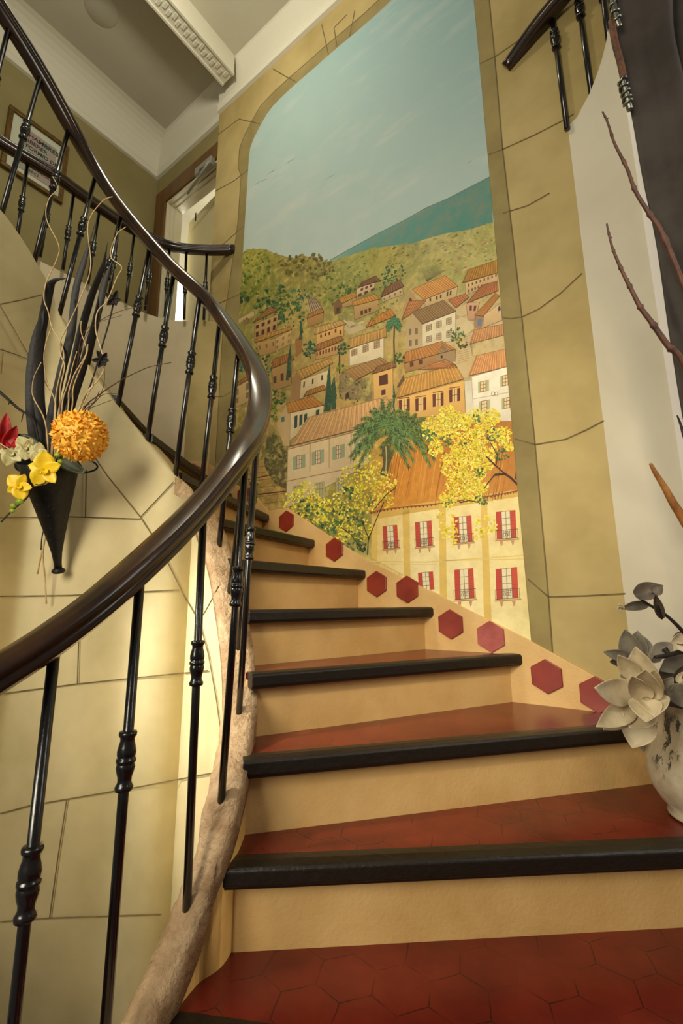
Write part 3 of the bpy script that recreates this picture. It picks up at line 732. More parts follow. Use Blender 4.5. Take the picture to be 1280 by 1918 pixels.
# hillside ground, one graded field of paint
HP = r2((60, 1100), (125, 1088), (140, 1066), (175, 1070), (210, 1064), (260, 1084), (300, 1096), (340, 1111), (362, 1098), (375, 1090), (400, 1100), (430, 1098), (460, 1118), (500, 1121), (560, 1100), (600, 1090), (690, 1062), (750, 1056), (800, 1048), (850, 1045), (900, 1028), (950, 1014), (1000, 1000), (1050, 992), (1100, 985), (1150, 968), (1210, 950))
HS = [(480, 500, (168, 158, 60), 22), (500, 545, (122, 124, 44), 26), (560, 500, (146, 128, 58), 26), (600, 520, (156, 148, 74), 30), (660, 500, (160, 160, 84), 30), (720, 480, (178, 164, 78), 26), (760, 470, (164, 156, 92), 24), (840, 460, (190, 178, 116), 32), (900, 450, (186, 180, 104), 28), (900, 500, (196, 186, 120), 28), (840, 505, (176, 170, 96), 26), (660, 560, (120, 128, 62), 30),
      (700, 620, (196, 172, 108), 40), (560, 620, (178, 152, 80), 40), (480, 640, (150, 140, 70), 36), (500, 720, (166, 140, 74), 40), (560, 760, (184, 158, 94), 50), (480, 860, (120, 104, 52), 40), (520, 920, (150, 120, 62), 40), (640, 740, (186, 150, 84), 60), (760, 740, (190, 150, 84), 50), (860, 640, (206, 180, 130), 50), (900, 760, (208, 190, 140), 60), (620, 960, (140, 132, 60), 50), (800, 900, (208, 150, 50), 60), (860, 1060, (240, 216, 150), 90), (960, 1160, (244, 224, 160), 60)]
def htop(x):
    for a, b in zip(HP[:-1], HP[1:]):
        if a[0] <= x <= b[0]: return a[1] + (b[1] - a[1]) * (x - a[0]) / (b[0] - a[0])
    return HP[0][1] if x < HP[0][0] else HP[-1][1]
xs = [424 + 8.0 * k for k in range(74)]
for x0, x1 in zip(xs[:-1], xs[1:]):
    for k in range(44):
        q = []
        for xx, kk in ((x0, k), (x1, k), (x1, k + 1), (x0, k + 1)):
            t = htop(xx); bt = 1000 if xx < 560 else 1000 + (xx - 560) * 0.52
            q.append((xx, t + (bt - t) * kk / 44))
        P(q, [field(p, HS) for p in q], 4, 'hill')
def jit(c, v): 
    d = rnd.uniform(-v, v); return tuple(max(0, min(255, c[i] + d + rnd.uniform(-v, v) * 0.4)) for i in range(3))
def dabs(cx, cy, r, n, cols, size, layer, squash=1.0, v=14):
    for _ in range(n):
        a, q = rnd.uniform(0, 6.28), math.sqrt(rnd.random()) * r
        x, y = cx + q * math.cos(a), cy + q * math.sin(a) * squash
        s = size * rnd.uniform(0.5, 1.3); a0 = rnd.uniform(0, 6.28); k = rnd.choice((4, 5, 5, 6))
        P([(x + s * rnd.uniform(0.45, 1.2) * math.cos(a0 + j * 6.283 / k), y + s * rnd.uniform(0.45, 1.2) * math.sin(a0 + j * 6.283 / k)) for j in range(k)], jit(rnd.choice(cols), v), layer + rnd.randint(0, 2), 'leaf')
G1, G2, G3 = [(58, 92, 48), (74, 108, 50), (46, 74, 44)], [(110, 122, 44), (134, 138, 52), (88, 104, 40)], [(52, 96, 74), (66, 116, 84), (44, 78, 56)]
# crags and groves of the upper hillside
for (x, y, r, n, c, s) in ((480, 500, 28, 50, G2, 4), (470, 540, 24, 50, G2, 4), (520, 560, 26, 60, G1, 3.5), (505, 585, 30, 70, G1, 3.5), (545, 590, 26, 60, G1, 3.2), (560, 560, 20, 40, G3, 3), (610, 540, 30, 60, G2, 3.2), (640, 555, 26, 50, G1, 2.6), (660, 530, 30, 40, G2, 3), (600, 500, 26, 40, [(96, 86, 40), (124, 104, 52)], 4), (550, 500, 22, 40, [(96, 90, 36), (132, 112, 52)], 4), (740, 510, 20, 40, G3, 2.6), (722, 525, 14, 24, G3, 2.6), (720, 560, 26, 40, G2, 2.4), (705, 595, 20, 30, G2, 2.6), (490, 660, 16, 26, G1, 3), (500, 690, 16, 24, G3, 3), (455, 560, 12, 24, G1, 4), (450, 690, 10, 20, G3, 4), (580, 655, 14, 24, G3, 3), (520, 745, 16, 26, G1, 4), (505, 770, 14, 22, G2, 4)):
    dabs(x, y, r, n, c, s, 6)
for k in range(120):
    x = rnd.uniform(830, 925); y = htop(x) + rnd.uniform(14, 78); s = rnd.uniform(1.0, 2.6)
    P([(x - s, y), (x + s, y - s * 0.5), (x + s, y + s * 0.2), (x - s, y + s * 0.7)], jit(rnd.choice([(206, 140, 90), (222, 206, 160), (132, 140, 70), (190, 112, 80)]), 12), 6, 'line')
for k in range(16):
    x = 806 + k * 3; S([(800, 528), (x - 14, 508 - abs(k - 8) * 0.3)], (140, 128, 84), 0.8, 6)
# soft scrub between the houses
for k in range(420):
    x, y = rnd.uniform(440, 935), rnd.uniform(540, 800); s_ = rnd.uniform(1.2, 4.0); b_ = field((x, y), HS)
    c_ = rnd.choice([(96, 112, 48), (150, 146, 70), (120, 98, 54), (206, 180, 112), (186, 150, 84)]); c_ = tuple(b_[i] * 0.45 + c_[i] * 0.55 for i in range(3))
    P([(x - s_, y + rnd.uniform(-1, 1)), (x, y - s_ * .8), (x + s_ * 1.3, y - s_ * .3), (x + s_ * .6, y + s_ * .7)], [b_, c_, b_, c_], 6, 'leaf')
for k in range(500):
    x = rnd.uniform(450, 920); y = htop(x) + rnd.uniform(6, 95) * rnd.random(); s_ = rnd.uniform(1.5, 5.0); b_ = field((x, y), HS)
    c_ = rnd.choice([(92, 104, 40), (196, 182, 88), (120, 100, 46), (150, 150, 60), (206, 192, 110), (108, 124, 56)]); c_ = tuple(b_[i] * 0.4 + c_[i] * 0.6 for i in range(3))
    P([(x - s_, y + s_ * .6), (x, y - s_ * .5), (x + s_ * 1.4, y - s_ * .8), (x + s_ * .5, y + s_ * .3)], [b_, c_, b_, c_], 5, 'leaf')
# ---- houses
def bil(q, u, v):
    (a, b, c, d) = q
    return (a[0] * (1 - u) * (1 - v) + b[0] * u * (1 - v) + c[0] * u * v + d[0] * (1 - u) * v, a[1] * (1 - u) * (1 - v) + b[1] * u * (1 - v) + c[1] * u * v + d[1] * (1 - u) * v)
def patch(q, u0, v0, u1, v1, col, layer, m='plain'):
    P([bil(q, u0, v0), bil(q, u1, v0), bil(q, u1, v1), bil(q, u0, v1)], col, layer, m)
def roof(q, col, layer, n=26):
    d = tuple(c * 0.72 for c in col); e = tuple(min(255, c * 1.1) for c in col)
    P(q, [e, e, col, col] if len(q) == 4 else col, layer, 'roof')
    if len(q) == 4:
        for k in range(1, n):
            u = k / n + rnd.uniform(-0.2, 0.2) / n
            S([bil(q, u, 0.02), bil(q, u, 0.98)], jit(d, 12) if k % 3 else jit(e, 8), 0.7, layer + 1)
        S([q[3], q[2]], tuple(c * 0.5 for c in col), 1.3, layer + 1); S([q[0], q[1]], tuple(c * 0.62 for c in col), 0.9, layer + 1)
        S([q[0], q[3]], tuple(c * 0.6 for c in col), 0.8, layer + 1); S([q[1], q[2]], tuple(c * 0.6 for c in col), 0.8, layer + 1)
def facade(q, col, layer, wins=(), wc=(80, 50, 34), frame_=None, shut=None, grid=False):
    col = tuple(min(252, c * 1.07) for c in col); d = tuple(c * 0.88 for c in col)
    P(q, [col, col, d, d] if len(q) == 4 else col, layer)
    for i in range(len(q)): S([q[i], q[(i + 1) % len(q)]], tuple(c * 0.62 for c in col), 0.7, layer + 1)
    for (u, v, w, h) in wins:
        if shut:
            patch(q, u - w, v - h / 2, u - w / 2, v + h / 2, shut, layer + 1, 'line'); patch(q, u + w / 2, v - h / 2, u + w, v + h / 2, shut, layer + 1, 'line')
        patch(q, u - w / 2, v - h / 2, u + w / 2, v + h / 2, wc, layer + 1, 'line')
        if grid:
            for t in (-0.5, 0, 0.5): S([bil(q, u + w * t, v - h / 2), bil(q, u + w * t, v + h / 2)], (120, 84, 60), 0.8, layer + 2)
            for t in (-0.5, -0.17, 0.17, 0.5): S([bil(q, u - w / 2, v + h * t), bil(q, u + w / 2, v + h * t)], (120, 84, 60), 0.8, layer + 2)
def row(n, v, w, h, u0=0.12, u1=0.88): return [(u0 + (u1 - u0) * k / max(1, n - 1), v, w, h) for k in range(n)]
L = 10
# upper left group
facade(r5((205, 665), (362, 600), (350, 715), (205, 770)), (184, 148, 92), L, row(4, .25, .13, .22) + row(4, .72, .12, .3), (84, 42, 28))
roof(r5((225, 625), (300, 555), (368, 570), (190, 660)), (156, 108, 54), L)
facade(r5((345, 760), (450, 705), (442, 800), (345, 850)), (200, 164, 102), L, row(3, .3, .12, .22) + row(3, .72, .12, .22), (150, 116, 70)); facade(r5((215, 790), (345, 760), (345, 850), (240, 880)), (186, 146, 86), L, row(3, .4, .1, .3), (140, 104, 62))
roof(r5((230, 745), (445, 685), (455, 702), (205, 792)), (192, 142, 70), L + 1)
P(r5((475, 770), (525, 740), (520, 850), (480, 890)), (160, 108, 58), L)
facade(r5((320, 960), (455, 900), (450, 1070), (330, 1110)), (176, 140, 82), L, row(3, .55, .16, .3), (96, 62, 40)); roof(r5((330, 900), (440, 860), (470, 900), (315, 965)), (172, 116, 56), L + 1)
facade(r5((80, 1080), (170, 1030), (165, 1180), (80, 1220)), (196, 164, 110), L, row(2, .3, .2, .3) + row(2, .7, .2, .25), (126, 110, 80)); roof(r5((95, 1050), (160, 1010), (178, 1030), (70, 1090)), (170, 120, 64), L + 1)
P(r5((90, 640), (200, 580), (205, 610), (95, 660)), (206, 178, 126), L); dabs(462, 600, 6, 14, [(150, 104, 64)], 2, L + 1)
# terraces and the middle group
for k in range(12):
    u = k / 11; S(r5((555 + 40 * u * 1.2, 495 - 10 * u), (575 + 90 * u, 605 - 25 * u)), (126, 98, 74) if k % 2 else (190, 166, 128), 2.0, L)
facade(r5((555, 625), (665, 590), (662, 650), (560, 690)), (172, 128, 72), L); roof(r5((565, 600), (650, 560), (668, 585), (552, 630)), (186, 132, 66), L + 1)
facade(r5((785, 525), (885, 485), (872, 535), (790, 560)), (184, 146, 94), L); roof(r5((765, 495), (872, 452), (888, 482), (785, 532)), (200, 146, 68), L + 1)
P(r5((728, 530), (762, 498), (786, 532), (780, 590), (738, 608)), (118, 82, 50), L + 1); P(r5((750, 560), (770, 552), (770, 595), (750, 600)), (66, 42, 30), L + 2)
facade(r5((885, 432), (1005, 385), (1003, 440), (880, 492)), (212, 184, 140), L, row(3, .3, .14, .3, .3, .8) + row(3, .85, .2, .3, .2, .9), (104, 62, 46)); roof(r5((920, 388), (1012, 345), (1040, 378), (893, 425)), (136, 92, 62), L + 1)
facade(r5((865, 545), (1030, 505), (1040, 570), (870, 640)), (190, 152, 96), L + 1, row(3, .68, .1, .34, .3, .62), (88, 62, 44)); roof(r5((855, 515), (1005, 468), (1040, 500), (862, 548)), (210, 150, 66), L + 2)
facade(r5((1050, 490), (1190, 425), (1195, 470), (1055, 520)), (206, 180, 132), L, row(4, .5, .08, .4), (140, 110, 74)); roof(r5((1070, 430), (1170, 370), (1200, 415), (1045, 490)), (140, 100, 66), L + 1)
roof(r5((975, 640), (1110, 565), (1148, 612), (945, 692)), (206, 134, 60), L + 2); dabs(712, 588, 18, 24, [(160, 150, 50), (120, 130, 50), (190, 140, 60)], 2.6, L + 4)
P(r5((830, 640), (960, 690), (840, 740), (800, 700)), (206, 184, 138), L); S(r5((930, 650), (840, 690), (800, 640)), (214, 196, 150), 4, L)
roof(r5((612, 690), (785, 640), (818, 665), (605, 738)), (208, 166, 98), L + 2, 30)
facade(r5((615, 738), (800, 668), (800, 745), (620, 805)), (220, 172, 100), L + 2, [(.17, .3, .06, .28), (.33, .3, .06, .28), (.47, .34, .06, .28), (.7, .3, .06, .34), (.88, .6, .07, .34)], (112, 50, 38))
facade(r5((612, 845), (775, 790), (770, 862), (612, 905)), (200, 154, 92), L + 2, row(8, .4, .06, .4, .06, .94), (110, 62, 48)); roof(r5((625, 800), (775, 745), (800, 770), (610, 852)), (172, 120, 62), L + 3)
# palm by the church and olive tree
dabs(582, 652, 13, 40, G3, 2.6, L + 4); S(r5((573, 880), (576, 900)), (60, 52, 36), 2, L + 5)
# white house with hatched roof
facade(r5((838, 835), (1065, 745), (1065, 892), (838, 945)), (232, 214, 174), L + 3, row(3, .28, .16, .34, .14, .8), (186, 160, 122), grid=True); roof(r5((838, 765), (1080, 690), (1082, 752), (830, 832)), (206, 160, 86), L + 4, 34)
dabs(645, 655, 12, 40, G1 + G3, 2.6, L + 5); S([(637, 660), (637, 700)], (62, 50, 34), 2.4, L + 5); dabs(640, 690, 9, 20, [(140, 146, 40), (84, 110, 40)], 3, L + 5)
# gabled white house
P(r5((440, 1170), (458, 1050), (482, 985), (515, 1038), (502, 1172)), (168, 128, 84), L + 3); facade(r5((515, 1040), (705, 970), (705, 1080), (505, 1165)), (224, 202, 154), L + 3, [(.12, .3, .05, .3), (.42, .3, .05, .3), (.74, .3, .05, .3)], (70, 52, 42))
roof(r5((480, 978), (712, 893), (728, 925), (515, 1038)), (200, 156, 80), L + 4, 34); roof(r5((555, 1110), (665, 1072), (690, 1098), (530, 1150)), (184, 126, 58), L + 5)
# stone house and tower
P(r5((768, 1010), (800, 975), (870, 1042), (985, 1015), (992, 1178), (765, 1160)), (142, 118, 82), L + 3, 'hill'); dabs(660, 730, 26, 46, [(96, 86, 50), (124, 110, 70), (84, 96, 46)], 2.6, L + 4); P(r5((810, 1130), (830, 1115), (838, 1160), (810, 1165)), (58, 44, 34), L + 7)
roof(r5((805, 975), (1045, 888), (1095, 925), (875, 1045)), (170, 130, 78), L + 5, 34)
facade(r5((995, 1000), (1125, 960), (1130, 1165), (1000, 1185)), (216, 170, 98), L + 5, [(.52, .3, .44, .34), (.5, .72, .22, .18)], (88, 52, 38)); roof(r5((1020, 950), (1140, 912), (1150, 950), (985, 1000)), (154, 112, 66), L + 6)
# small white house with dark green windows
P(r5((350, 1330), (415, 1205), (447, 1258), (437, 1478), (400, 1475)), (200, 170, 120), L + 4); P(r5((383, 1285), (405, 1280), (405, 1315), (383, 1318)), (86, 116, 96), L + 5, 'line')
facade(r5((445, 1258), (668, 1200), (662, 1265), (440, 1440)), (224, 202, 156), L + 4, [(.17, .42, .09, .5), (.32, .45, .09, .5), (.46, .5, .09, .5), (.82, .55, .1, .5)], (58, 78, 66)); roof(r5((415, 1195), (590, 1145), (672, 1205), (430, 1260)), (200, 138, 66), L + 5, 30)
# cypresses
for pts in (((705, 930), (716, 1100), (714, 1240), (668, 1248), (680, 1120), (692, 1000)), ((735, 1010), (750, 1120), (746, 1228), (718, 1238), (714, 1140), (722, 1060)), ((444, 800), (452, 900), (432, 1040), (414, 1040), (426, 900)), ((514, 640), (524, 700), (520, 745), (506, 745)), ((1132, 1065), (1141, 1130), (1136, 1225), (1126, 1225), (1128, 1130))):
    P(r5(*pts), (44, 76, 58), L + 7, 'leaf')
    for k in range(14):
        a = r5(rnd.choice(pts))[0]; b = r5(rnd.choice(pts))[0]; t = rnd.random(); x, y = a[0] + (b[0] - a[0]) * t, a[1] + (b[1] - a[1]) * t; P([(x, y), (x + 1.6, y + 6), (x - 1.6, y + 7)], jit((66, 104, 76), 12), L + 8, 'line')
# big rose roofed house
facade(r5((428, 1490), (965, 1350), (965, 1600), (418, 1890)), (212, 190, 148), L + 5)
QI = r5((428, 1490), (965, 1350), (965, 1580), (422, 1715))
for u in (.145, .375, .63, .90):
    a = bil(QI, u, .5); w_, h_ = 8.5, 25
    for sgn in (-1, 1): P([(a[0] + sgn * 4.2, a[1] - 12 - sgn * 1.2), (a[0] + sgn * 11.5, a[1] - 12 - sgn * 3), (a[0] + sgn * 11.5, a[1] + 13 - sgn * 3), (a[0] + sgn * 4.2, a[1] + 13 - sgn * 1.2)], (150, 158, 124), L + 6, 'line')
    P([(a[0] - 4.2, a[1] - 12), (a[0] + 4.2, a[1] - 14), (a[0] + 4.2, a[1] + 12), (a[0] - 4.2, a[1] + 14)], (214, 196, 160), L + 6, 'line')
    for t in (-4.2, 0, 4.2): S([(a[0] + t, a[1] - 13), (a[0] + t, a[1] + 13)], (124, 92, 64), 0.9, L + 7)
    for t in (-12, -4, 4, 12): S([(a[0] - 4.2, a[1] + t + 1), (a[0] + 4.2, a[1] + t - 1)], (124, 92, 64), 0.9, L + 7)
for (x, y) in ((559, 921), (600, 915), (640, 906)):
    P([(x - 10, y - 10), (x + 10, y - 14), (x + 10, y + 18), (x - 10, y + 20)], (168, 160, 116), L + 6, 'line')
    for t in (-5, 0, 5): S([(x + t, y - 11), (x + t, y + 18)], (132, 112, 78), 0.8, L + 7)
    for t in (-8, 2, 12): S([(x - 7, y + t), (x + 7, y + t - 2)], (132, 112, 78), 0.8, L + 7)
S(r5((420, 1712), (700, 1655), (960, 1600)), (150, 112, 70), 1.4, L + 6); S(r5((425, 1500), (860, 1385), (965, 1362)), (158, 116, 72), 2.0, L + 7)
for x in (578, 706, 850): S(r5((x, 1470 - (x - 430) * .25), (x - 4, 1680 - (x - 430) * .2)), (190, 160, 116), 3, L + 6)
roof(r5((560, 1288), (1085, 1150), (1145, 1300), (440, 1478)), (208, 164, 108), L + 8, 60)
# dry stone wall and dark ivy at the lower left
P(r5((150, 1590), (320, 1560), (330, 1700), (415, 1780), (425, 1900), (150, 1960)), (172, 138, 74), L + 4, 'hill')
for y in (1600, 1640, 1690, 1740, 1800, 1850): S(r5((150, y + 26), (410, y - 8)), (128, 96, 48), 1.1, L + 5)
S(r5((160, 1700), (320, 1668)), (96, 50, 30), 2, L + 6); S(r5((220, 1800), (414, 1778)), (96, 50, 30), 2.4, L + 6)
P(r5((290, 1420), (335, 1380), (400, 1490), (422, 1520), (416, 1765), (330, 1720), (268, 1600)), (92, 82, 50), L + 6, 'hill'); dabs(515, 860, 17, 60, [(74, 72, 40), (106, 96, 58), (88, 98, 50)], 3, L + 7, 2.2); dabs(510, 770, 13, 30, G1 + G2, 3, L + 7, 2)
# ---- right side group
facade(r6((755, 395), (970, 325), (970, 385), (758, 475)), (218, 186, 134), L, row(8, .25, .05, .25, .1, .95) + row(5, .75, .05, .25, .1, .5), (140, 84, 62)); roof(r6((775, 305), (968, 240), (968, 328), (735, 392)), (194, 142, 62), L + 1, 40)
P(r6((340, 560), (388, 440), (440, 512), (420, 600), (330, 640)), (196, 154, 102), L); P(r6((380, 500), (395, 488), (402, 515), (382, 525)), (76, 60, 54), L + 1)
facade(r6((480, 505), (705, 418), (692, 505), (490, 560)), (208, 178, 126), L, [(.18, .25, .05, .35), (.38, .3, .05, .35), (.5, .3, .05, .35), (.7, .3, .05, .4), (.8, .3, .05, .4)], (90, 60, 46)); roof(r6((400, 435), (620, 345), (708, 415), (478, 505)), (228, 164, 88), L + 1, 50)
roof(r6((380, 515), (495, 510), (440, 570), (330, 640)), (206, 138, 80), L + 2); roof(r6((640, 505), (755, 465), (780, 490), (690, 560)), (202, 130, 82), L + 2)
P(r6((690, 560), (760, 535), (770, 600), (690, 640)), (214, 190, 140), L + 2)
facade(r6((470, 668), (690, 585), (690, 775), (470, 820)), (228, 214, 178), L + 3, row(3, .25, .15, .24, .2, .8) + row(3, .72, .14, .24, .2, .8), (196, 176, 138), grid=True); P(r6((358, 840), (365, 675), (402, 588), (468, 668), (470, 820)), (196, 170, 126), L + 3)
for (x, y) in ((388, 720), (430, 715), (390, 795), (430, 788)): P(r6((x - 9, y - 20), (x + 9, y - 23), (x + 9, y + 18), (x - 9, y + 20)), (128, 112, 84), L + 4, 'line')
roof(r6((400, 588), (612, 508), (695, 582), (468, 668)), (158, 126, 84), L + 4, 46)
facade(r6((760, 525), (850, 520), (820, 640), (772, 640)), (206, 160, 122), L + 2, [(.36, .32, .2, .3), (.72, .34, .2, .3)], (104, 64, 56)); roof(r6((865, 408), (968, 382), (975, 445), (765, 528)), (200, 126, 76), L + 3, 40)
facade(r6((875, 610), (990, 530), (1000, 640), (880, 690)), (216, 182, 134), L + 3); P(r6((972, 560), (985, 540), (992, 575), (975, 582)), (70, 66, 66), L + 6, 'line'); P(r6((815, 615), (882, 610), (862, 695), (812, 690)), (166, 130, 104), L + 3); P(r6((838, 635), (868, 630), (860, 680), (836, 680)), (110, 126, 140), L + 4, 'line')
roof(r6((955, 462), (985, 480), (875, 615), (815, 608)), (220, 152, 82), L + 5, 20)
P(r6((690, 600), (780, 640), (820, 690), (760, 740), (690, 700)), (216, 196, 150), L + 2)
roof(r6((815, 705), (1005, 668), (1008, 742), (785, 800)), (210, 152, 98), L + 4, 40); P(r6((785, 800), (1008, 742), (1015, 850), (800, 880)), (206, 182, 134), L + 3, 'hill')
P(r6((685, 930), (770, 735), (812, 720), (800, 1010), (740, 1030)), (206, 182, 134), L + 3)
for k in range(12): S(r6((700 + k * 5, 930 - k * 16), (780 + k * 1, 905 - k * 15)), (164, 136, 94), 0.9, L + 4)
dabs(856, 628, 16, 46, G2 + G3, 2.4, L + 6); dabs(868, 645, 9, 20, [(86, 84, 56)], 2.4, L + 6)
facade(r6((350, 930), (690, 835), (690, 900), (355, 990)), (166, 122, 74), L + 4, [(.14, .3, .07, .5), (.32, .3, .08, .5)], (96, 62, 46)); roof(r6((355, 855), (600, 780), (690, 835), (345, 928)), (194, 132, 70), L + 5, 46)
P(r6((560, 905), (600, 790), (690, 860), (690, 910), (600, 930)), (160, 134, 100), L + 6); P(r6((590, 880), (602, 872), (606, 892), (592, 896)), (60, 46, 40), L + 7, 'line')
facade(r6((300, 1165), (745, 1042), (757, 1265), (320, 1295)), (220, 172, 94), L + 5)
for (x, y) in ((350, 1215), (460, 1205), (575, 1175), (685, 1145)):
    P(r6((x - 38, y - 40), (x - 16, y - 46), (x - 16, y + 40), (x - 36, y + 44)), (104, 52, 40), L + 6, 'line'); P(r6((x + 16, y - 50), (x + 36, y - 54), (x + 36, y + 32), (x + 16, y + 36)), (104, 52, 40), L + 6, 'line')
    P(r6((x - 16, y - 46), (x + 16, y - 50), (x + 16, y + 36), (x - 16, y + 40)), (222, 188, 120), L + 6, 'line'); S(r6((x, y - 48), (x, y + 38)), (120, 70, 46), 1, L + 7); S(r6((x - 16, y - 4), (x + 16, y - 8)), (120, 70, 46), 1, L + 7); S(r6((x - 36, y - 52), (x + 34, y - 62)), (110, 66, 40), 1.6, L + 7)
roof(r6((440, 970), (620, 900), (690, 935), (700, 960)), (208, 138, 80), L + 6, 26)
roof(r6((345, 1030), (690, 935), (745, 1032), (292, 1160)), (206, 154, 78), L + 7, 56); P(r6((300, 1085), (345, 1000), (350, 1040), (310, 1090)), (92, 74, 58), L + 8)
P(r6((750, 1050), (800, 1040), (812, 1295), (762, 1280)), (222, 214, 190), L + 5)
facade(r6((798, 1018), (1035, 950), (1070, 1320), (812, 1300)), (236, 228, 206), L + 6)
for (x, y) in ((875, 1085), (1022, 1045), (1032, 1195), (882, 1215)):
    P(r6((x - 34, y - 32), (x - 18, y - 36), (x - 18, y + 38), (x - 34, y + 42)), (176, 178, 132), L + 7, 'line'); P(r6((x + 18, y - 44), (x + 38, y - 48), (x + 38, y + 26), (x + 18, y + 30)), (176, 178, 132), L + 7, 'line')
    P(r6((x - 18, y - 36), (x + 18, y - 44), (x + 18, y + 30), (x - 18, y + 38)), (226, 206, 158), L + 7, 'line')
    for t in (-18, 0, 18): S(r6((x + t, y - 38 - t * .2), (x + t, y + 34 - t * .2)), (140, 84, 50), 1.0, L + 8)
    for t in (-34, -12, 12, 34): S(r6((x - 18, y + t), (x + 18, y + t - 8)), (140, 84, 50), 1.0, L + 8)
S(r6((808, 1165), (1050, 1120)), (190, 170, 140), 1.2, L + 7)
for k in range(2):
    cx, cy = r6((940 + k * 22, 1132))[0]; S([(cx + 3.2 * math.cos(a * .7), cy + 4 * math.sin(a * .7)) for a in range(10)], (110, 90, 76), 0.8, L + 8)
roof(r6((830, 878), (1022, 833), (1036, 950), (778, 1012)), (230, 164, 104), L + 8, 44)
# slender palm
S(r6((284, 670), (280, 780), (284, 930)), (86, 76, 50), 2.6, L + 8)
def palm(cx, cy, R, n, col, w, layer):
    for k in range(n):
        a = -math.pi * 0.5 + (k + 0.5 - n / 2) * (2 * math.pi * 0.80 / n) + rnd.uniform(-.08, .08)
        r_ = R * rnd.uniform(0.8, 1.05); pts = []
        for j in range(9):
            t = j / 8; pts.append((cx + r_ * t * math.cos(a), cy + r_ * t * math.sin(a) + r_ * 0.42 * t * t * abs(math.cos(a)) ** 0.6 + (r_ * .1 * t * t)))
        for j in range(8):
            (x0, y0), (x1, y1) = pts[j], pts[j + 1]; dx, dy = x1 - x0, y1 - y0; Ln = math.hypot(dx, dy) or 1; ww = w * (0.5 + 1.0 * math.sin(math.pi * min(1, (j + .6) / 8.2)))
            for sg in (-1, 1):
                nx, ny = -dy / Ln * sg, dx / Ln * sg
                for q in range(3):
                    u = q / 3; bx, by = x0 + dx * u, y0 + dy * u
                    P([(bx, by), (bx + dx * .45, by + dy * .45), (bx + dx * .8 + nx * ww, by + dy * .8 + ny * ww + ww * .35)], jit(rnd.choice((col, tuple(c * .72 for c in col), tuple(c * 1.3 for c in col))), 12), layer + (k % 3), 'line')
        S(pts, tuple(min(255, c * 1.25) for c in col), 0.9, layer + 3)
palm(739, 604, 15, 15, (78, 116, 78), 3.2, L + 9); dabs(748, 672, 10, 22, G1, 3, L + 8)
# ---- ochre roof and bright house at the bottom right
ORN = r6((190, 1700), (290, 1560), (420, 1480), (560, 1400), (700, 1350), (860, 1320), (1072, 1310), (1110, 1790), (930, 1812), (600, 1868), (360, 1890), (100, 1915))
P(ORN, [(206, 132, 44), (206, 132, 40), (204, 128, 38), (196, 122, 40), (190, 120, 44), (186, 118, 44), (186, 122, 50), (200, 134, 58), (212, 150, 66), (222, 160, 64), (220, 150, 52), (206, 150, 70)], L + 9, 'roof')
for k in range(60):
    x = rnd.uniform(250, 1060); S(r6((x, 1480 + rnd.uniform(-60, 60)), (x - 60 + rnd.uniform(-10, 10), 1840 + rnd.uniform(-40, 20))), jit(rnd.choice([(186, 118, 38), (220, 154, 62), (196, 128, 46)]), 8), rnd.uniform(0.8, 2), L + 10)
BF = [(697, 962), (780, 946), (870, 930), (975, 918), (1000, 1210), (960, 1190), (785, 1092), (697, 1045)]
P(BF, [(226, 196, 112), (244, 226, 160), (250, 238, 182), (240, 220, 150), (240, 226, 160), (246, 232, 170), (250, 236, 180), (238, 210, 130)], L + 9)
for q in (((697, 960), (708, 957), (708, 1050), (697, 1045)), ((755, 950), (768, 948), (770, 1086), (758, 1078)), ((823, 940), (836, 938), (838, 1122), (825, 1114)), ((901, 930), (913, 928), (922, 1166), (908, 1160))): P(q, (228, 194, 100), L + 10)
P([(697, 960), (780, 944), (975, 917), (976, 930), (780, 960), (697, 974)], (216, 176, 88), L + 10)
S([(697, 1052), (800, 1053), (900, 1046), (990, 1040)], (226, 200, 120), 2.2, L + 11); S([(720, 1057), (820, 1057)], (214, 190, 130), 1.0, L + 11); S([(830, 1050), (985, 1047)], (226, 200, 120), 1.6, L + 11)
zig = r7((415, 170), (480, 158), (560, 148), (640, 142), (720, 132), (800, 120), (880, 108), (950, 96), (1005, 84))
S(zig, (150, 84, 44), 2.4, L + 11)
for a, b in zip(zig[:-1], zig[1:]):
    for t in range(5): x, y = a[0] + (b[0] - a[0]) * t / 5, a[1] + (b[1] - a[1]) * t / 5; P([(x, y), (x + 4, y - .6), (x + 3, y + 3), (x + 1, y + 3)], (134, 70, 40), L + 12, 'line')
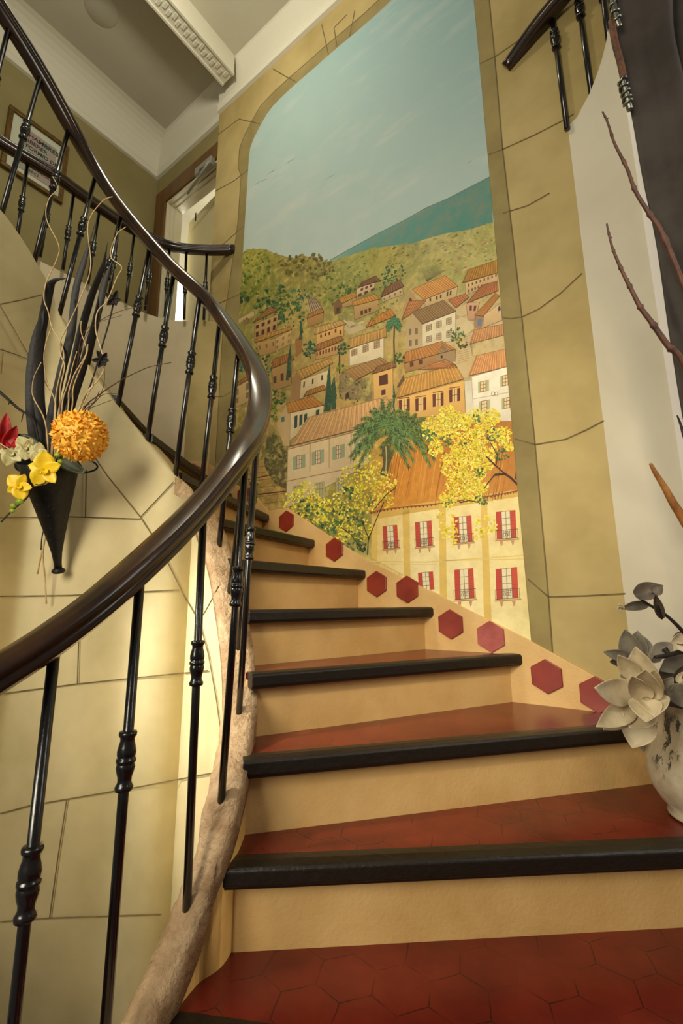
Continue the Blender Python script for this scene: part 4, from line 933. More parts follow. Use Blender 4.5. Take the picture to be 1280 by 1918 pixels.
for (x, y, w_, h_, cut) in ((495, 272, 60, 92, 0), (628, 260, 68, 100, 0), (785, 242, 72, 104, 0), (957, 224, 80, 110, 0), (637, 448, 62, 72, 1), (790, 460, 78, 120, 0), (960, 458, 88, 122, 0)):
    Q = r7((x - w_ / 2, y - h_ / 2), (x + w_ / 2 - 2, y - h_ / 2 - w_ * .1), (x + w_ / 2 + 4, y + h_ / 2 - 6), (x - w_ / 2 + 4, y + h_ / 2))
    patch(Q, 0, 0, .27, 1, (196, 74, 56), L + 11, 'line'); patch(Q, .73, 0, 1, 1, (204, 82, 60), L + 11, 'line'); patch(Q, .27, 0, .73, 1, (232, 222, 184), L + 11, 'line')
    for k in range(1, 16): S([bil(Q, .02, k / 16), bil(Q, .25, k / 16)], (168, 52, 42), 0.6, L + 12); S([bil(Q, .75, k / 16), bil(Q, .98, k / 16)], (168, 52, 42), 0.6, L + 12)
    for u in (.28, .5, .72): S([bil(Q, u, 0), bil(Q, u, 1)], (136, 104, 76), 1.0, L + 12)
    for v in (.01, .26, .5, .74): S([bil(Q, .28, v), bil(Q, .72, v)], (136, 104, 76), 0.9, L + 12)
    if not cut:
        for v in (.68, .99): S([bil(Q, -.06, v), bil(Q, 1.08, v)], (96, 70, 50), 1.0, L + 13)
        for k in range(12): S([bil(Q, -.05 + k * .1, .68), bil(Q, -.05 + k * .1, .99)], (104, 78, 58), 0.6, L + 13)
        for k in range(3): c0 = bil(Q, .38 + .12 * k, .84); S([(c0[0] + 2 * math.cos(a), c0[1] + 3.4 * math.sin(a)) for a in range(7)], (72, 56, 46), 0.7, L + 13)
        S([bil(Q, -.08, 1.04), bil(Q, 1.12, 1.04)], (186, 140, 92), 2.4, L + 13)
        for u in (.22, .78): P([bil(Q, u - .09, 1.07), bil(Q, u + .09, 1.07), bil(Q, u + .05, 1.2), bil(Q, u - .02, 1.26), bil(Q, u - .05, 1.16)], (196, 150, 110), L + 12, 'line')
# big palms
palm(r6((375, 1370))[0][0], r6((375, 1370))[0][1], 58, 15, (84, 102, 50), 5, L + 12)
palm(r6((215, 1350))[0][0], r6((215, 1350))[0][1], 64, 19, (82, 106, 58), 5, L + 16)
P(r6((200, 1480), (250, 1470), (270, 1540), (235, 1680), (188, 1668), (210, 1600)), (84, 76, 48), L + 15, 'leaf'); S(r6((228, 1480), (232, 1560), (226, 1670)), (176, 168, 112), 2, L + 16)
# mimosa: golden blossom and blue green leaves
YL = [(244, 222, 60), (250, 232, 84), (236, 208, 54), (250, 238, 120), (226, 204, 60)]; GR = [(64, 112, 66), (46, 92, 70), (90, 122, 56), (120, 136, 54)]
for (x, y, r, n) in ((560, 1370, 95, 70), (640, 1260, 55, 36), (700, 1330, 80, 60), (820, 1320, 90, 70), (930, 1290, 62, 46), (760, 1460, 110, 95), (900, 1440, 110, 80), (1000, 1400, 60, 40), (680, 1600, 95, 70), (800, 1620, 110, 90), (880, 1580, 70, 44), (720, 1740, 90, 60), (800, 1790, 70, 46), (860, 1740, 50, 30), (1050, 1480, 34, 18), (560, 1500, 50, 26), (640, 1830, 60, 30)):
    a = r6((x, y))[0]; dabs(a[0], a[1], r / 3.553, int(n * 3.2), YL, 2.7, L + 17, 1.0, 10)
for (x, y, r, n) in ((935, 1410, 46, 34), (1000, 1540, 48, 34), (520, 1410, 40, 30), (630, 1440, 40, 26), (850, 1660, 40, 30), (740, 1470, 24, 12), (870, 1830, 40, 24), (640, 1860, 30, 14), (830, 1290, 28, 14)):
    a = r6((x, y))[0]; dabs(a[0], a[1], r / 3.553, n, GR, 2.6, L + 18)
for (x, y, r, n) in ((845, 1000, 16, 40), (840, 975, 20, 44), (905, 985, 16, 30), (900, 1000, 10, 16), (925, 985, 8, 12)): dabs(x, y, r, n, YL, 3, L + 17, 1.4, 10)
for pl, w_ in ((((1105, 1735), (1060, 1690), (1020, 1662), (950, 1670)), 4), (((1020, 1662), (960, 1610), (895, 1548)), 2.4), (((1090, 1700), (1096, 1640)), 2), (((950, 1670), (910, 1720), (880, 1765)), 1.8), (((960, 1610), (970, 1540), (905, 1420)), 1.4), (((840, 1850), (780, 1840), (720, 1855)), 1.8)):
    S(r6(*pl), (60, 40, 34), w_, L + 21)
# lower left mimosa
for (x, y, r, n) in ((130, 130, 60, 60), (200, 170, 60, 50), (250, 175, 64, 60), (330, 130, 70, 64), (300, 240, 56, 50), (380, 240, 46, 34), (400, 110, 60, 50), (470, 60, 52, 36), (440, 20, 46, 28), (350, 40, 60, 44), (400, -30, 50, 36), (160, 100, 50, 34), (480, 120, 34, 20)):
    a = r7((x, y))[0]; dabs(a[0], a[1], r / 2.1333, int(n * 2.4), YL[:4] + [(186, 184, 66), (214, 196, 64)], 2.6, L + 14, 1.0, 14)
for (x, y, r, n) in ((200, 190, 50, 50), (250, 230, 40, 40), (300, 180, 40, 40), (360, 195, 36, 40), (350, 280, 40, 34), (150, 150, 34, 26), (380, 300, 26, 22), (330, 90, 26, 18), (420, 130, 20, 10)):
    a = r7((x, y))[0]; dabs(a[0], a[1], r / 2.1333, n, GR + [(40, 78, 56)], 3.0, L + 17)
for pl in (((405, 340), (408, 270), (380, 200)), ((408, 280), (440, 200), (470, 130)), ((390, 330), (340, 260), (300, 230)), ((430, 160), (480, 100), (520, 70)), ((400, 300), (360, 300))): S(r7(*pl), (58, 54, 36), 1.6, L + 20)
# write the mural as one object
mur_off = at_wall(700, 700)
me = bpy.data.meshes.new('painted_mural'); me.from_pydata([v - mur_off for v in PV], [], PF)
for m in PMATS: me.materials.append(m)
me.polygons.foreach_set('material_index', PMI)
ca = me.color_attributes.new('paint', 'FLOAT_COLOR', 'CORNER')
flat = []
for c in PC:
    for q in c: flat += q
ca.data.foreach_set('color', flat)
me.update()
mur = bpy.data.objects.new('painted_mural', me); C.objects.link(mur); mur.location = mur_off
tag(mur, 'arched wall mural of a hillside village, sea and blue sky painted on the stairwell wall', 'mural')

# ================================================================== plants and ornaments
M['cone_metal'] = mat('black_pierced_metal', (30, 27, 27), (18, 16, 17), 40, 0.42, 0.5, 120, metal=0.4)
M['petal_orange'] = mat('orange_petal', (255, 206, 84), (255, 184, 54), 30, 0.55, sss=0.3)
M['petal_yellow'] = mat('yellow_orchid_petal', (250, 216, 40), (238, 196, 24), 40, 0.45, sss=0.1)
M['petal_cream'] = mat('cream_green_petal', (222, 214, 164), (176, 164, 96), 30, 0.55)
M['petal_red'] = mat('red_petal', (190, 18, 22), (140, 8, 14), 30, 0.55)
M['bud_green'] = mat('lime_bud', (160, 180, 50), (120, 150, 40), 40, 0.4)
M['leaf_green'] = mat('dark_green_leaf', (66, 74, 30), (44, 54, 24), 20, 0.4)
M['strap'] = mat('dry_dark_strap_leaf', (34, 30, 24), (20, 17, 14), 24, 0.6, 0.4, 60, stretch=(3, 3, 0.4))
M['willow'] = mat('pale_willow_stem', (216, 190, 140), (186, 152, 100), 30, 0.55)
M['twig_red'] = mat('reddish_twig', (92, 52, 34), (62, 36, 26), 40, 0.6)
M['twig_dark'] = mat('dark_twig', (46, 36, 30), (30, 24, 22), 40, 0.7)
M['twig_ochre'] = mat('ochre_cut_branch', (176, 118, 56), (130, 80, 36), 26, 0.6, 0.4, 50)
M['vase'] = mat('crackled_cream_glaze', (214, 204, 178), (176, 160, 130), 14, 0.4, 0.25, 50)
M['magnolia'] = mat('ivory_magnolia_petal', (220, 204, 170), (176, 158, 122), 14, 0.6, 0.1, 60, sss=0.1)
M['magnolia_grey'] = mat('grey_magnolia_petal', (150, 142, 124), (104, 96, 84), 14, 0.6, 0.1, 60)
M['leaf_brown'] = mat('dusty_brown_leaf', (104, 92, 78), (70, 60, 52), 16, 0.6, 0.2, 60)
M['curtain'] = mat('dark_grey_brown_curtain', (70, 62, 56), (48, 40, 34), 5, 0.8, 0.2, 200)
M['silver'] = mat('tarnished_silver', (150, 152, 140), (110, 112, 104), 20, 0.3, metal=0.8)
M['pole_wood'] = mat('carved_brown_wood', (110, 64, 30), (64, 34, 16), 40, 0.5, 0.8, 120)

def vase_dirt():
    m = M['vase']; nt = m.node_tree; b = nt.nodes['Principled BSDF']
    src = b.inputs['Base Color'].links[0].from_socket
    n = noise_tex(nt, 16, 5, 0.7, (1.4, 1.4, 0.55)); n2 = noise_tex(nt, 4.5, 2)
    f = node(nt, 'ShaderNodeMath', operation='MULTIPLY'); nt.links.new(ramp(nt, n.outputs['Fac'], 0, 1, 0.535, 0.575), f.inputs[0]); nt.links.new(ramp(nt, n2.outputs['Fac'], 0, 1, 0.40, 0.52), f.inputs[1])
    c = mix(nt, f.outputs[0], src, rgb((62, 62, 60)))
    n3 = noise_tex(nt, 6, 3); c2 = mix(nt, ramp(nt, n3.outputs['Fac'], 0, 0.5, 0.55, 0.8), c, rgb((120, 82, 58)))
    nt.links.new(c2, b.inputs['Base Color'])
vase_dirt()

def A(px, py, off):
    """point that stands `off` metres clear of the well wall, seen at px, py"""
    p = hit_path(px, py, INNER, lift=0); d = (EY - p).normalized(); return p + d * off
def hi(x, y): return at_f(x, y, 1.75)
class Drum:
    def __init__(s):
        s.fw = min((A(x, y, 0) - EY).dot(CF) for x in (50, 80, 110, 150) for y in (850, 950, 1070))
    def __call__(s, px, py, off): return at_f(px, py, s.fw - off)      # a sheet facing the room, off metres in front of the wall at the cone
DR = Drum()
def pathf(pts, off, n=5, fn=None):
    L_ = len(pts); offs = off if isinstance(off, (list, tuple)) else [off] * L_
    return catmull([DR(p[0], p[1], o) for p, o in zip(pts, offs)], n)
def lerp_off(a, b, n): return [a + (b - a) * k / max(1, n - 1) for k in range(n)]
def strap(mb, path, w, nrm, mi=0, twist=0.0):
    """long blade leaf along a path with a folded midrib"""
    L_ = len(path); V = []
    for i, p in enumerate(path):
        t = (path[min(i + 1, L_ - 1)] - path[max(i - 1, 0)]).normalized(); sd_ = t.cross(nrm).normalized(); u = i / (L_ - 1)
        sd_ = (Matrix.Rotation(twist * u, 3, t) @ sd_); nn = sd_.cross(t)
        ww = w * (0.35 + 0.65 * math.sin(math.pi * min(1, 0.25 + u * 0.72))) * (1 if u < 0.8 else (1 - u) / 0.2 + 0.02)
        V += [p - sd_ * ww / 2 + nn * ww * .12, p - nn * ww * 0.08, p + sd_ * ww / 2 + nn * ww * .12]
    mb.add(V, [(3 * i + j, 3 * i + j + 1, 3 * i + j + 4, 3 * i + j + 3) for i in range(L_ - 1) for j in range(2)], mi, True)
def petal(mb, base, tip, w, nrm, cup=0.2, curl=0.0, mi=0, nu=8, nv=5, point=1.0, wave=0.0):
    """a pointed cupped petal from base to tip"""
    base, tip = Vector(base), Vector(tip); ax = tip - base; Lp = ax.length; ax.normalize(); side = ax.cross(Vector(nrm)).normalized(); up = side.cross(ax).normalized(); V = []
    for i in range(nu + 1):
        u = i / nu; prof = math.sin(math.pi * (0.10 + 0.90 * u ** 0.85)) ** (0.75) if u < 1 else 0
        if u > 0.75: prof *= (1 - ((u - 0.75) / 0.25) ** 2 * 0.6 * point)
        prof = max(prof, 0.01)
        for j in range(nv + 1):
            v = j / nv * 2 - 1
            V.append(base + ax * (Lp * u) + side * (v * w / 2 * prof) + up * (cup * w * (v * v - 0.5) * prof + curl * Lp * (u * u) + wave * w * math.sin(u * 9 + v * 2) * abs(v)))
    n = nv + 1
    mb.add(V, [(i * n + j, i * n + j + 1, (i + 1) * n + j + 1, (i + 1) * n + j) for i in range(nu) for j in range(nv)], mi, True)

# ---- framed notice on the landing wall
fr_c = [at_back(*p, S=3.395) for p in ((16, 201), (130, 280), (112, 380), (0, 315))]
dmin = min(p.dot(NN) for p in fr_c); dmax = 1.17; zmin, zmax = 3.78, 4.275
pic = thing('framed_notice', tuple(sd(3.4, (dmin + dmax) / 2, zmin)), 'gilt framed printed notice with dark lettering hanging on the olive landing wall', 'picture')
mb = MB(); w_ = 0.03
for a, b, c, d in ((dmin, dmax, zmin, zmin + w_), (dmin, dmax, zmax - w_, zmax), (dmin, dmin + w_, zmin + w_, zmax - w_), (dmax - w_, dmax, zmin + w_, zmax - w_)): mb.sdbox(3.37, 3.3995, a, b, c, d)
mb.build('frame', 'gilt', pic, bevel=0.004)
mb = MB(); mb.sdbox(3.39, 3.399, dmin + w_, dmax - w_, zmin + w_, zmax - w_); mb.build('mount', 'mount', pic)
mb = MB(); mb.sdbox(3.387, 3.391, dmin + 0.085, dmax - 0.075, zmin + 0.075, zmax - 0.08); pr = mb.build('print', 'print', pic)
for k, (txt, sz) in enumerate((('CHAMBRES', 0.046), ('LIBERER', 0.042), ('FORMID DE', 0.040), ('CHOIS', 0.040))):
    text_part('lettering', txt, sz, sd(3.3865, dmin + 0.10 + 0.012 * k, zmax - 0.135 - 0.047 * k), NN, Z3, 'ink_green', pr, 0.0006)
for k, txt in enumerate(('EN CES LIEUX', 'MERCI')):
    text_part('lettering', txt, 0.03, sd(3.3865, dmin + 0.11 + 0.03 * k, zmin + 0.125 - 0.034 * k), NN, Z3, 'ink_green', pr, 0.0006)

# ---- black cone hung on the well wall
top_c, tip_c = DR(92, 868, 0.095), DR(109, 1064, 0.035)
cone = thing('wall_cone', tuple(top_c), 'black pierced metal cone planter hanging on the cream block wall', 'planter')
ax = (tip_c - top_c); LC = ax.length; axn = ax.normalized()
mb = MB(); n = 40; prof = [(0.0, 0.090), (0.12, 0.081), (0.3, 0.064), (0.5, 0.045), (0.7, 0.027), (0.85, 0.015), (0.95, 0.011), (1.0, 0.011)]
a_ = axn.orthogonal().normalized(); b_ = axn.cross(a_)
dback = -(EY - top_c).normalized()
V = []
for u, r_ in prof:
    for k in range(n):
        d_ = a_ * math.cos(2 * math.pi * k / n) + b_ * math.sin(2 * math.pi * k / n)
        raise_ = max(0.0, d_.dot(dback)) * 0.06 * (1 - u) ** 3 if u == 0 else 0
        V.append(top_c + axn * (LC * u - raise_) + d_ * r_)
mb.add(V, [(i * n + j, i * n + (j + 1) % n, (i + 1) * n + (j + 1) % n, (i + 1) * n + j) for i in range(len(prof) - 1) for j in range(n)], 0, True)
mb.build('body', 'cone_metal', cone, solid=0.003)
mb = MB(); rnd2 = random.Random(5)
for k in range(70):
    u = rnd2.uniform(0.22, 0.72); ang = rnd2.uniform(0, 6.28)
    r_ = 0.09 - 0.09 * u + 0.004
    for (u0, r0), (u1, r1) in zip(prof[:-1], prof[1:]):
        if u0 <= u <= u1: r_ = r0 + (r1 - r0) * (u - u0) / (u1 - u0)
    d_ = a_ * math.cos(ang) + b_ * math.sin(ang); c_ = top_c + axn * (LC * u) + d_ * (r_ + 0.0018); t_ = axn.cross(d_)
    s_ = rnd2.uniform(0.002, 0.0042); mb.add([c_ + t_ * s_, c_ + axn * s_ * 1.2, c_ - t_ * s_, c_ - axn * s_ * 1.2], [(0, 1, 2, 3)])
mb.build('pierced_pattern', 'ink', cone)['kind'] = 'stuff'
mb = MB(); mb.lathe(tip_c - axn * 0.004, axn, [(0, 0.010), (0.004, 0.013), (0.010, 0.021), (0.016, 0.022), (0.021, 0.018), (0.024, 0.006)], 20); mb.build('finial', 'cone_metal', cone)
mb = MB(); mb.ball(DR(40, 868, 0.035), (0.026, 0.010, 0.030), 0, 12); mb.build('ear', 'cone_metal', cone)
mb = MB(); mb.tube(pathf(((136, 850), (160, 858), (180, 869), (181, 878), (166, 884), (146, 884)), 0.06), 0.0032); mb.build('side_ring', 'cone_metal', cone)
neck = DR(92, 872, 0.09)

# ---- orange pompom
pc = DR(151, 817, 0.20)
pom = thing('pompom_flower', tuple(pc), 'large round orange pompom chrysanthemum in the black wall cone', 'flower')
mb = MB(); RP_ = 0.083; NP = 900
for k in range(NP):
    y_ = 1 - 2 * (k + 0.5) / NP; r_ = math.sqrt(1 - y_ * y_); ph = k * 2.399963
    d_ = Vector((r_ * math.cos(ph), r_ * math.sin(ph), y_)); R_ = RP_ * random.uniform(0.92, 1.06)
    t_ = d_.orthogonal().normalized(); t_ = Matrix.Rotation(random.uniform(0, 6.28), 3, d_) @ t_
    q = pc + d_ * R_ * 0.74; e = pc + d_ * R_ * 1.02 + t_ * R_ * 0.14
    petal(mb, q, e, 0.0145, t_, 0.3, 0.10, 0, 4, 2, 0.4)
mb.build('bloom', 'petal_orange', pom)
mb = MB(); mb.ball(pc, RP_ * 0.90, 0, 20); mb.build('core', 'petal_orange', pom)
mb = MB(); mb.tube(catmull([pc - Vector((0, -0.02, 0.05)), DR(138, 850, 0.13), DR(110, 880, 0.09)], 5), 0.003); mb.build('stem', 'twig_dark', pom)

# ---- yellow orchid spray
osp = thing('orchid_spray', tuple(neck), 'spray of yellow orchids with green buds arching over the cone rim', 'flower')
def orchid(parent, cx, cy, R, off, m, tilt=0.0, n=5):
    c = DR(cx, cy, off); mb = MB(); tow = (EY - c).normalized(); k_ = (c - EY).dot(CF) / FPX
    for k in range(n):
        a = tilt + k * 2 * math.pi / n; d_ = (CR * math.cos(a) + CU * math.sin(a) + tow * 0.10).normalized(); Lp = R * k_ * (1.0 if k % 2 == 0 else 1.12)
        petal(mb, c, c + d_ * Lp, Lp * (0.72 if k % 2 == 0 else 0.98), tow, 0.10, -0.06, 0, 7, 4, 0.1, 0.03)
    for k in range(3):
        a = -1.57 + (k - 1) * 0.6; d_ = (CR * math.cos(a) + CU * math.sin(a) + tow * 0.9).normalized(); petal(mb, c, c + d_ * R * k_ * 0.42, R * k_ * 0.3, tow, 0.4, 0.1, 0, 4, 3)
    mb.build('blossom', m, parent, solid=0.0012)
orchid(osp, 84, 880, 32, 0.23, 'petal_yellow', 0.35); orchid(osp, 36, 910, 25, 0.22, 'petal_yellow', 1.1)
mb = MB(); mb.tube(pathf(((112, 850), (95, 878), (72, 892), (62, 915), (48, 935), (24, 955), (2, 978)), lerp_off(0.12, 0.22, 7)), 0.0024); mb.tube(pathf(((84, 882), (86, 902), (74, 908), (62, 906)), 0.23), 0.002)
mb.build('stem', 'twig_dark', osp)
for (x, y, r_) in ((108, 852, 6), (113, 864, 5), (37, 939, 7), (25, 947, 5.5), (23, 957, 5)):
    mb = MB(); k_ = 1.5 / FPX; mb.ball(DR(x, y, 0.22), (r_ * k_, r_ * k_ * .8, r_ * k_ * .8), 0, 10); mb.build('bud', 'bud_green', osp)
# cream orchid and red bloom
cor = thing('cream_orchid', tuple(DR(40, 850, 0.14)), 'pale cream orchid with drooping petals behind the yellow one', 'flower')
for (x, y, R, t) in ((22, 848, 24, 0.5), (48, 838, 22, 0.9), (72, 848, 18, 0.2)): orchid(cor, x, y, R, 0.15 + 0.0008 * x, 'petal_cream', t)
mb = MB()
for pts in (((46, 846), (38, 834), (30, 828)), ((30, 846), (12, 838), (0, 830)), ((44, 852), (56, 856), (68, 854)), ((46, 840), (52, 828), (46, 822))): mb.tube(pathf(pts, 0.20, 3), 0.0014)
mb.build('stamens', 'willow', cor)
redf = thing('red_flower', tuple(DR(8, 812, 0.16)), 'red flower with folded petals at the left edge of the arrangement', 'flower')
mb = MB(); tow = (EY - DR(10, 810, 0.16)).normalized()
for (bx, by, tx, ty, w_) in ((8, 835, 12, 774, 0.036), (14, 832, 30, 800, 0.036), (6, 830, -16, 786, 0.045), (18, 826, 26, 836, 0.03), (0, 832, -24, 820, 0.05), (22, 812, 6, 840, 0.032)):
    petal(mb, DR(bx, by, 0.17), DR(tx, ty, 0.19), w_, tow, 0.35, -0.15, 0, 8, 5, 0.6, 0.06)
mb.build('petals', 'petal_red', redf, solid=0.0012)
mb = MB(); mb.tube(pathf(((6, 832), (30, 850), (80, 876)), lerp_off(0.16, 0.09, 3)), 0.0026); mb.build('stem', 'twig_dark', redf)
# green leaves
gl = thing('green_leaf', tuple(DR(130, 870, 0.14)), 'broad dark green leaf hanging below the orange pompom', 'leaf')
mb = MB(); petal(mb, DR(112, 858, 0.14), DR(158, 886, 0.16), 0.050, (EY - DR(130, 870, .14)).normalized(), 0.12, -0.06, 0, 8, 4); mb.build('blade', 'leaf_green', gl, solid=0.001)
mb = MB(); mb.tube([DR(112, 858, 0.14), DR(104, 866, 0.11), DR(96, 880, 0.08)], 0.0018); mb.build('stalk', 'leaf_green', gl)
gl2 = thing('green_leaf', tuple(DR(50, 826, 0.12)), 'small dark green leaf beside the red flower', 'leaf')
mb = MB(); petal(mb, DR(72, 838, 0.12), DR(30, 812, 0.14), 0.042, tow, 0.1, -0.05, 0, 8, 4); mb.build('blade', 'leaf_green', gl2, solid=0.001)
mb = MB(); mb.tube([DR(72, 838, 0.12), DR(84, 858, 0.10)], 0.0018); mb.build('stalk', 'leaf_green', gl2)

# ---- dark strap leaves
STRAPS = [(((88, 870), (66, 830), (58, 770), (58, 700), (66, 640), (78, 600), (84, 575)), 0.030, 'thick dry dark strap leaf, leftmost of the tall blades in the cone'),
          (((92, 870), (84, 820), (74, 760), (72, 700), (74, 640), (90, 552), (100, 527), (126, 521)), 0.034, 'thick strap leaf whose tip bends over to the right at a kink'),
          (((96, 870), (96, 800), (112, 710), (134, 620), (142, 545), (160, 482), (178, 418)), 0.026, 'tallest dry blade leaf, its tip crossing the landing handrail'),
          (((100, 870), (112, 800), (132, 715), (152, 622), (172, 552), (192, 500), (202, 454)), 0.026, 'dry blade leaf with a tip just below the landing handrail'),
          (((104, 870), (120, 800), (152, 700), (176, 620), (196, 530), (212, 484)), 0.026, 'dry blade leaf leaning right in front of a thick baluster'),
          (((106, 870), (126, 790), (150, 700), (168, 640), (180, 590), (186, 548)), 0.024, 'short dry blade leaf, rightmost of the bundle'),
          (((94, 868), (92, 800), (106, 730), (128, 650), (138, 590), (140, 560)), 0.022, 'narrow dry blade leaf in the middle of the bundle')]
for i, (pts, w_, lab) in enumerate(STRAPS):
    mb = MB(); pa = pathf(pts, lerp_off(0.07, 0.13 + 0.015 * (i % 3), len(pts)), 6)
    strap(mb, pa, w_, (EY - pa[0]).normalized(), 0, 0.5 if i % 2 else -0.4)
    o = mb.build('strap_leaf', 'strap', None, solid=0.0016); tag(o, lab, 'leaf', 'dry strap leaves in the wall cone')
# ---- pale curly willow
k3 = 3.879
def zz(*a): return tuple((x / k3, 560 + y / k3) for x, y in a)
WILL = [(((94, 872),) + tuple(reversed(zz((320, 0), (350, 90), (380, 210), (440, 310), (465, 420), (440, 540), (410, 680), (395, 860)))) + ((87, 528), (106, 487), (110, 459), (87, 410), (91, 374), (108, 353), (99, 331)), 'longest pale curly stem, its tip curling up past the landing handrail'),
        (((96, 872),) + tuple(reversed(zz((370, 210), (330, 340), (320, 440), (340, 600), (400, 740), (400, 880)))), 'pale stem bowing out to the left of the blades'),
        (((92, 872),) + tuple(reversed(zz((300, 460), (250, 560), (235, 640), (245, 720), (330, 900)))), 'short pale stem curling farthest to the left'),
        (((102, 872),) + tuple(reversed(zz((590, 160), (590, 240), (630, 370), (600, 450), (540, 550), (500, 680), (490, 830)))), 'pale stem making an S in the middle of the bundle'),
        (((106, 872),) + tuple(reversed(zz((640, 330), (630, 400), (570, 540), (530, 660), (520, 810)))), 'pale stem running straight up beside the S shaped one'),
        (((112, 872),) + tuple(reversed(zz((780, 10), (710, 90), (695, 220), (730, 350), (760, 480), (720, 580), (630, 680), (575, 800)))) + ((219, 520), (228, 500), (207, 479), (219, 439), (236, 425)), 'pale stem on the right with a hook at its tip'),
        (((100, 872),) + tuple(reversed(zz((480, 220), (440, 300), (440, 400), (470, 490), (440, 640), (430, 830)))) + ((150, 560), (170, 500), (165, 420), (191, 378), (211, 368)), 'pale stem whose thin tip bends right onto the handrail'),
        (((104, 872),) + tuple(reversed(zz((560, 380), (530, 480), (500, 600), (460, 720), (445, 840)))), 'short pale stem standing close to the blade bundle'),
        (((110, 872),) + tuple(reversed(zz((640, 480), (680, 580), (670, 650), (640, 690)))), 'short pale stem bulging to the right above the pompom')]
for i, (pts, lab) in enumerate(WILL):
    pa = pathf(pts, lerp_off(0.10, 0.17 + 0.01 * (i % 3), len(pts)), 5)
    mb = MB(); mb.tube(pa, [0.0026 - 0.0014 * k / len(pa) for k in range(len(pa))], 6)
    tag(mb.build('willow_stem', 'willow'), lab, 'stem', 'pale curly willow stems in the wall cone')
for pts, lab in ((((94, 940), (84, 1010), (76, 1045), (70, 1075)), 'pale cut stem end poking out left below the cone'), (((96, 940), (81, 1030), (84, 1080), (87, 1131)), 'longest pale stem end hanging straight down below the cone')):
    pa = pathf(pts, 0.03, 5); mb = MB(); mb.tube(pa, 0.0028, 7); tag(mb.build('stem_end', 'willow'), lab, 'stem')
pa = pathf(((90, 960), (79, 1005), (77, 1030)), 0.025, 4); mb = MB(); mb.tube(pa, 0.002, 6); tag(mb.build('stem_end', 'twig_dark'), 'short dark stem end below the cone', 'stem')
# ---- reddish and dark twigs
TW = [(zz((480, 1150), (600, 815), (730, 690), (880, 590), (1000, 530), (1100, 490), (1245, 462)), 'long reddish twig reaching right across the balusters', 0.0020),
      (zz((480, 1150), (600, 840), (680, 760), (740, 700), (800, 688), (855, 690)), 'thin reddish twig bending level to the right above the pompom', 0.0013),
      (zz((480, 1150), (630, 830), (720, 770), (820, 732)), 'short brown twig leaning low to the right over the pompom', 0.0013),
      (zz((480, 1150), (620, 840), (690, 740), (722, 670)), 'short stiff red twig just above the pompom', 0.0018),
      (zz((470, 1150), (560, 830), (700, 740), (750, 640), (760, 540), (750, 480)), 'brown twig curving up to the right beside the pale hooked stem', 0.0012),
      (zz((470, 1150), (520, 800), (560, 500), (600, 260), (740, 150), (900, 80), (1070, 45)), 'fine tan twig sweeping right at baluster knuckle height', 0.0014),
      (zz((470, 1150), (500, 780), (560, 480), (610, 300), (700, 180), (890, 118)), 'fine brown twig ending just below the tan one', 0.0012)]
for i, (pts, lab, r_) in enumerate(TW):
    pa = pathf(pts, lerp_off(0.09, 0.15, len(pts)), 5); mb = MB(); mb.tube(pa, [r_ * (1.3 - 0.7 * k / len(pa)) for k in range(len(pa))], 6)
    tag(mb.build('twig', 'twig_red'), lab, 'twig', 'thin twigs in the wall cone')
bt = thing('budded_twig', tuple(neck), 'dark twig with closed brown buds rising above the pompom', 'twig')
pa = pathf(zz((470, 1150), (600, 780), (680, 560), (740, 350), (790, 180), (825, 30)), lerp_off(0.09, 0.14, 6), 6); mb = MB(); mb.tube(pa, 0.0026, 7); mb.build('stem', 'twig_dark', bt)
for (x, y, n_) in ((830, 5, 5), (745, 445, 6)):
    mb = MB(); c0 = zz((x, y))[0]; c = DR(c0[0], c0[1], 0.14); tw_ = (EY - c).normalized()
    for k in range(n_):
        a = k * 6.283 / n_; d_ = (CR * math.cos(a) + CU * (math.sin(a)) + tw_ * 0.4).normalized(); petal(mb, c, c + d_ * 0.034, 0.016, tw_, 0.4, 0.2, 0, 6, 4)
    mb.build('bud', 'twig_dark', bt, solid=0.001)
pa = pathf(((-10, 726), (12, 745), (34, 765), (62, 786), (74, 830), (86, 868)), lerp_off(0.16, 0.09, 6), 5); mb = MB(); mb.tube(pa, [0.0055 - 0.003 * k / len(pa) for k in range(len(pa))], 8)
mb.tube(pathf(((44, 772), (42, 782), (40, 790)), 0.15, 3), 0.0015); mb.tube(pathf(((18, 750), (16, 758)), 0.15, 3), 0.0015)
tag(mb.build('dark_branch', 'twig_dark'), 'rough dark branch reaching in from the left edge to the cone', 'branch')

# ---- vase with magnolias on the second step
vb = Vector((0.912, 1.268, 2 * RISE))
vs = thing('vase', tuple(vb), 'worn cream glazed vase standing on the second step by the white wall', 'vase')
mb = MB(); mb.lathe(vb + Z3 * 0.001, Z3, [(0, 0.082), (0.004, 0.090), (0.010, 0.092), (0.018, 0.085), (0.04, 0.104), (0.07, 0.121), (0.10, 0.127), (0.13, 0.124), (0.17, 0.110), (0.205, 0.096), (0.235, 0.089), (0.265, 0.088), (0.29, 0.092), (0.312, 0.099), (0.318, 0.099), (0.315, 0.092), (0.28, 0.082), (0.2, 0.09), (0.12, 0.115), (0.03, 0.08), (0.02, 0.0)], 40)
mb.build('body', 'vase', vs)
VF = (vb - EY).dot(CF)
def zv(*a): return [(1110 + x / 5.64, 1080 + y / 5.64) for x, y in a]
def F_(x, y, off): return at_f(x, y, VF - off)
mouth = vb + Z3 * 0.30
mg = thing('magnolia_flower', tuple(mouth), 'large open ivory magnolia spilling over the left side of the vase', 'flower')
tv = (EY - mouth).normalized()
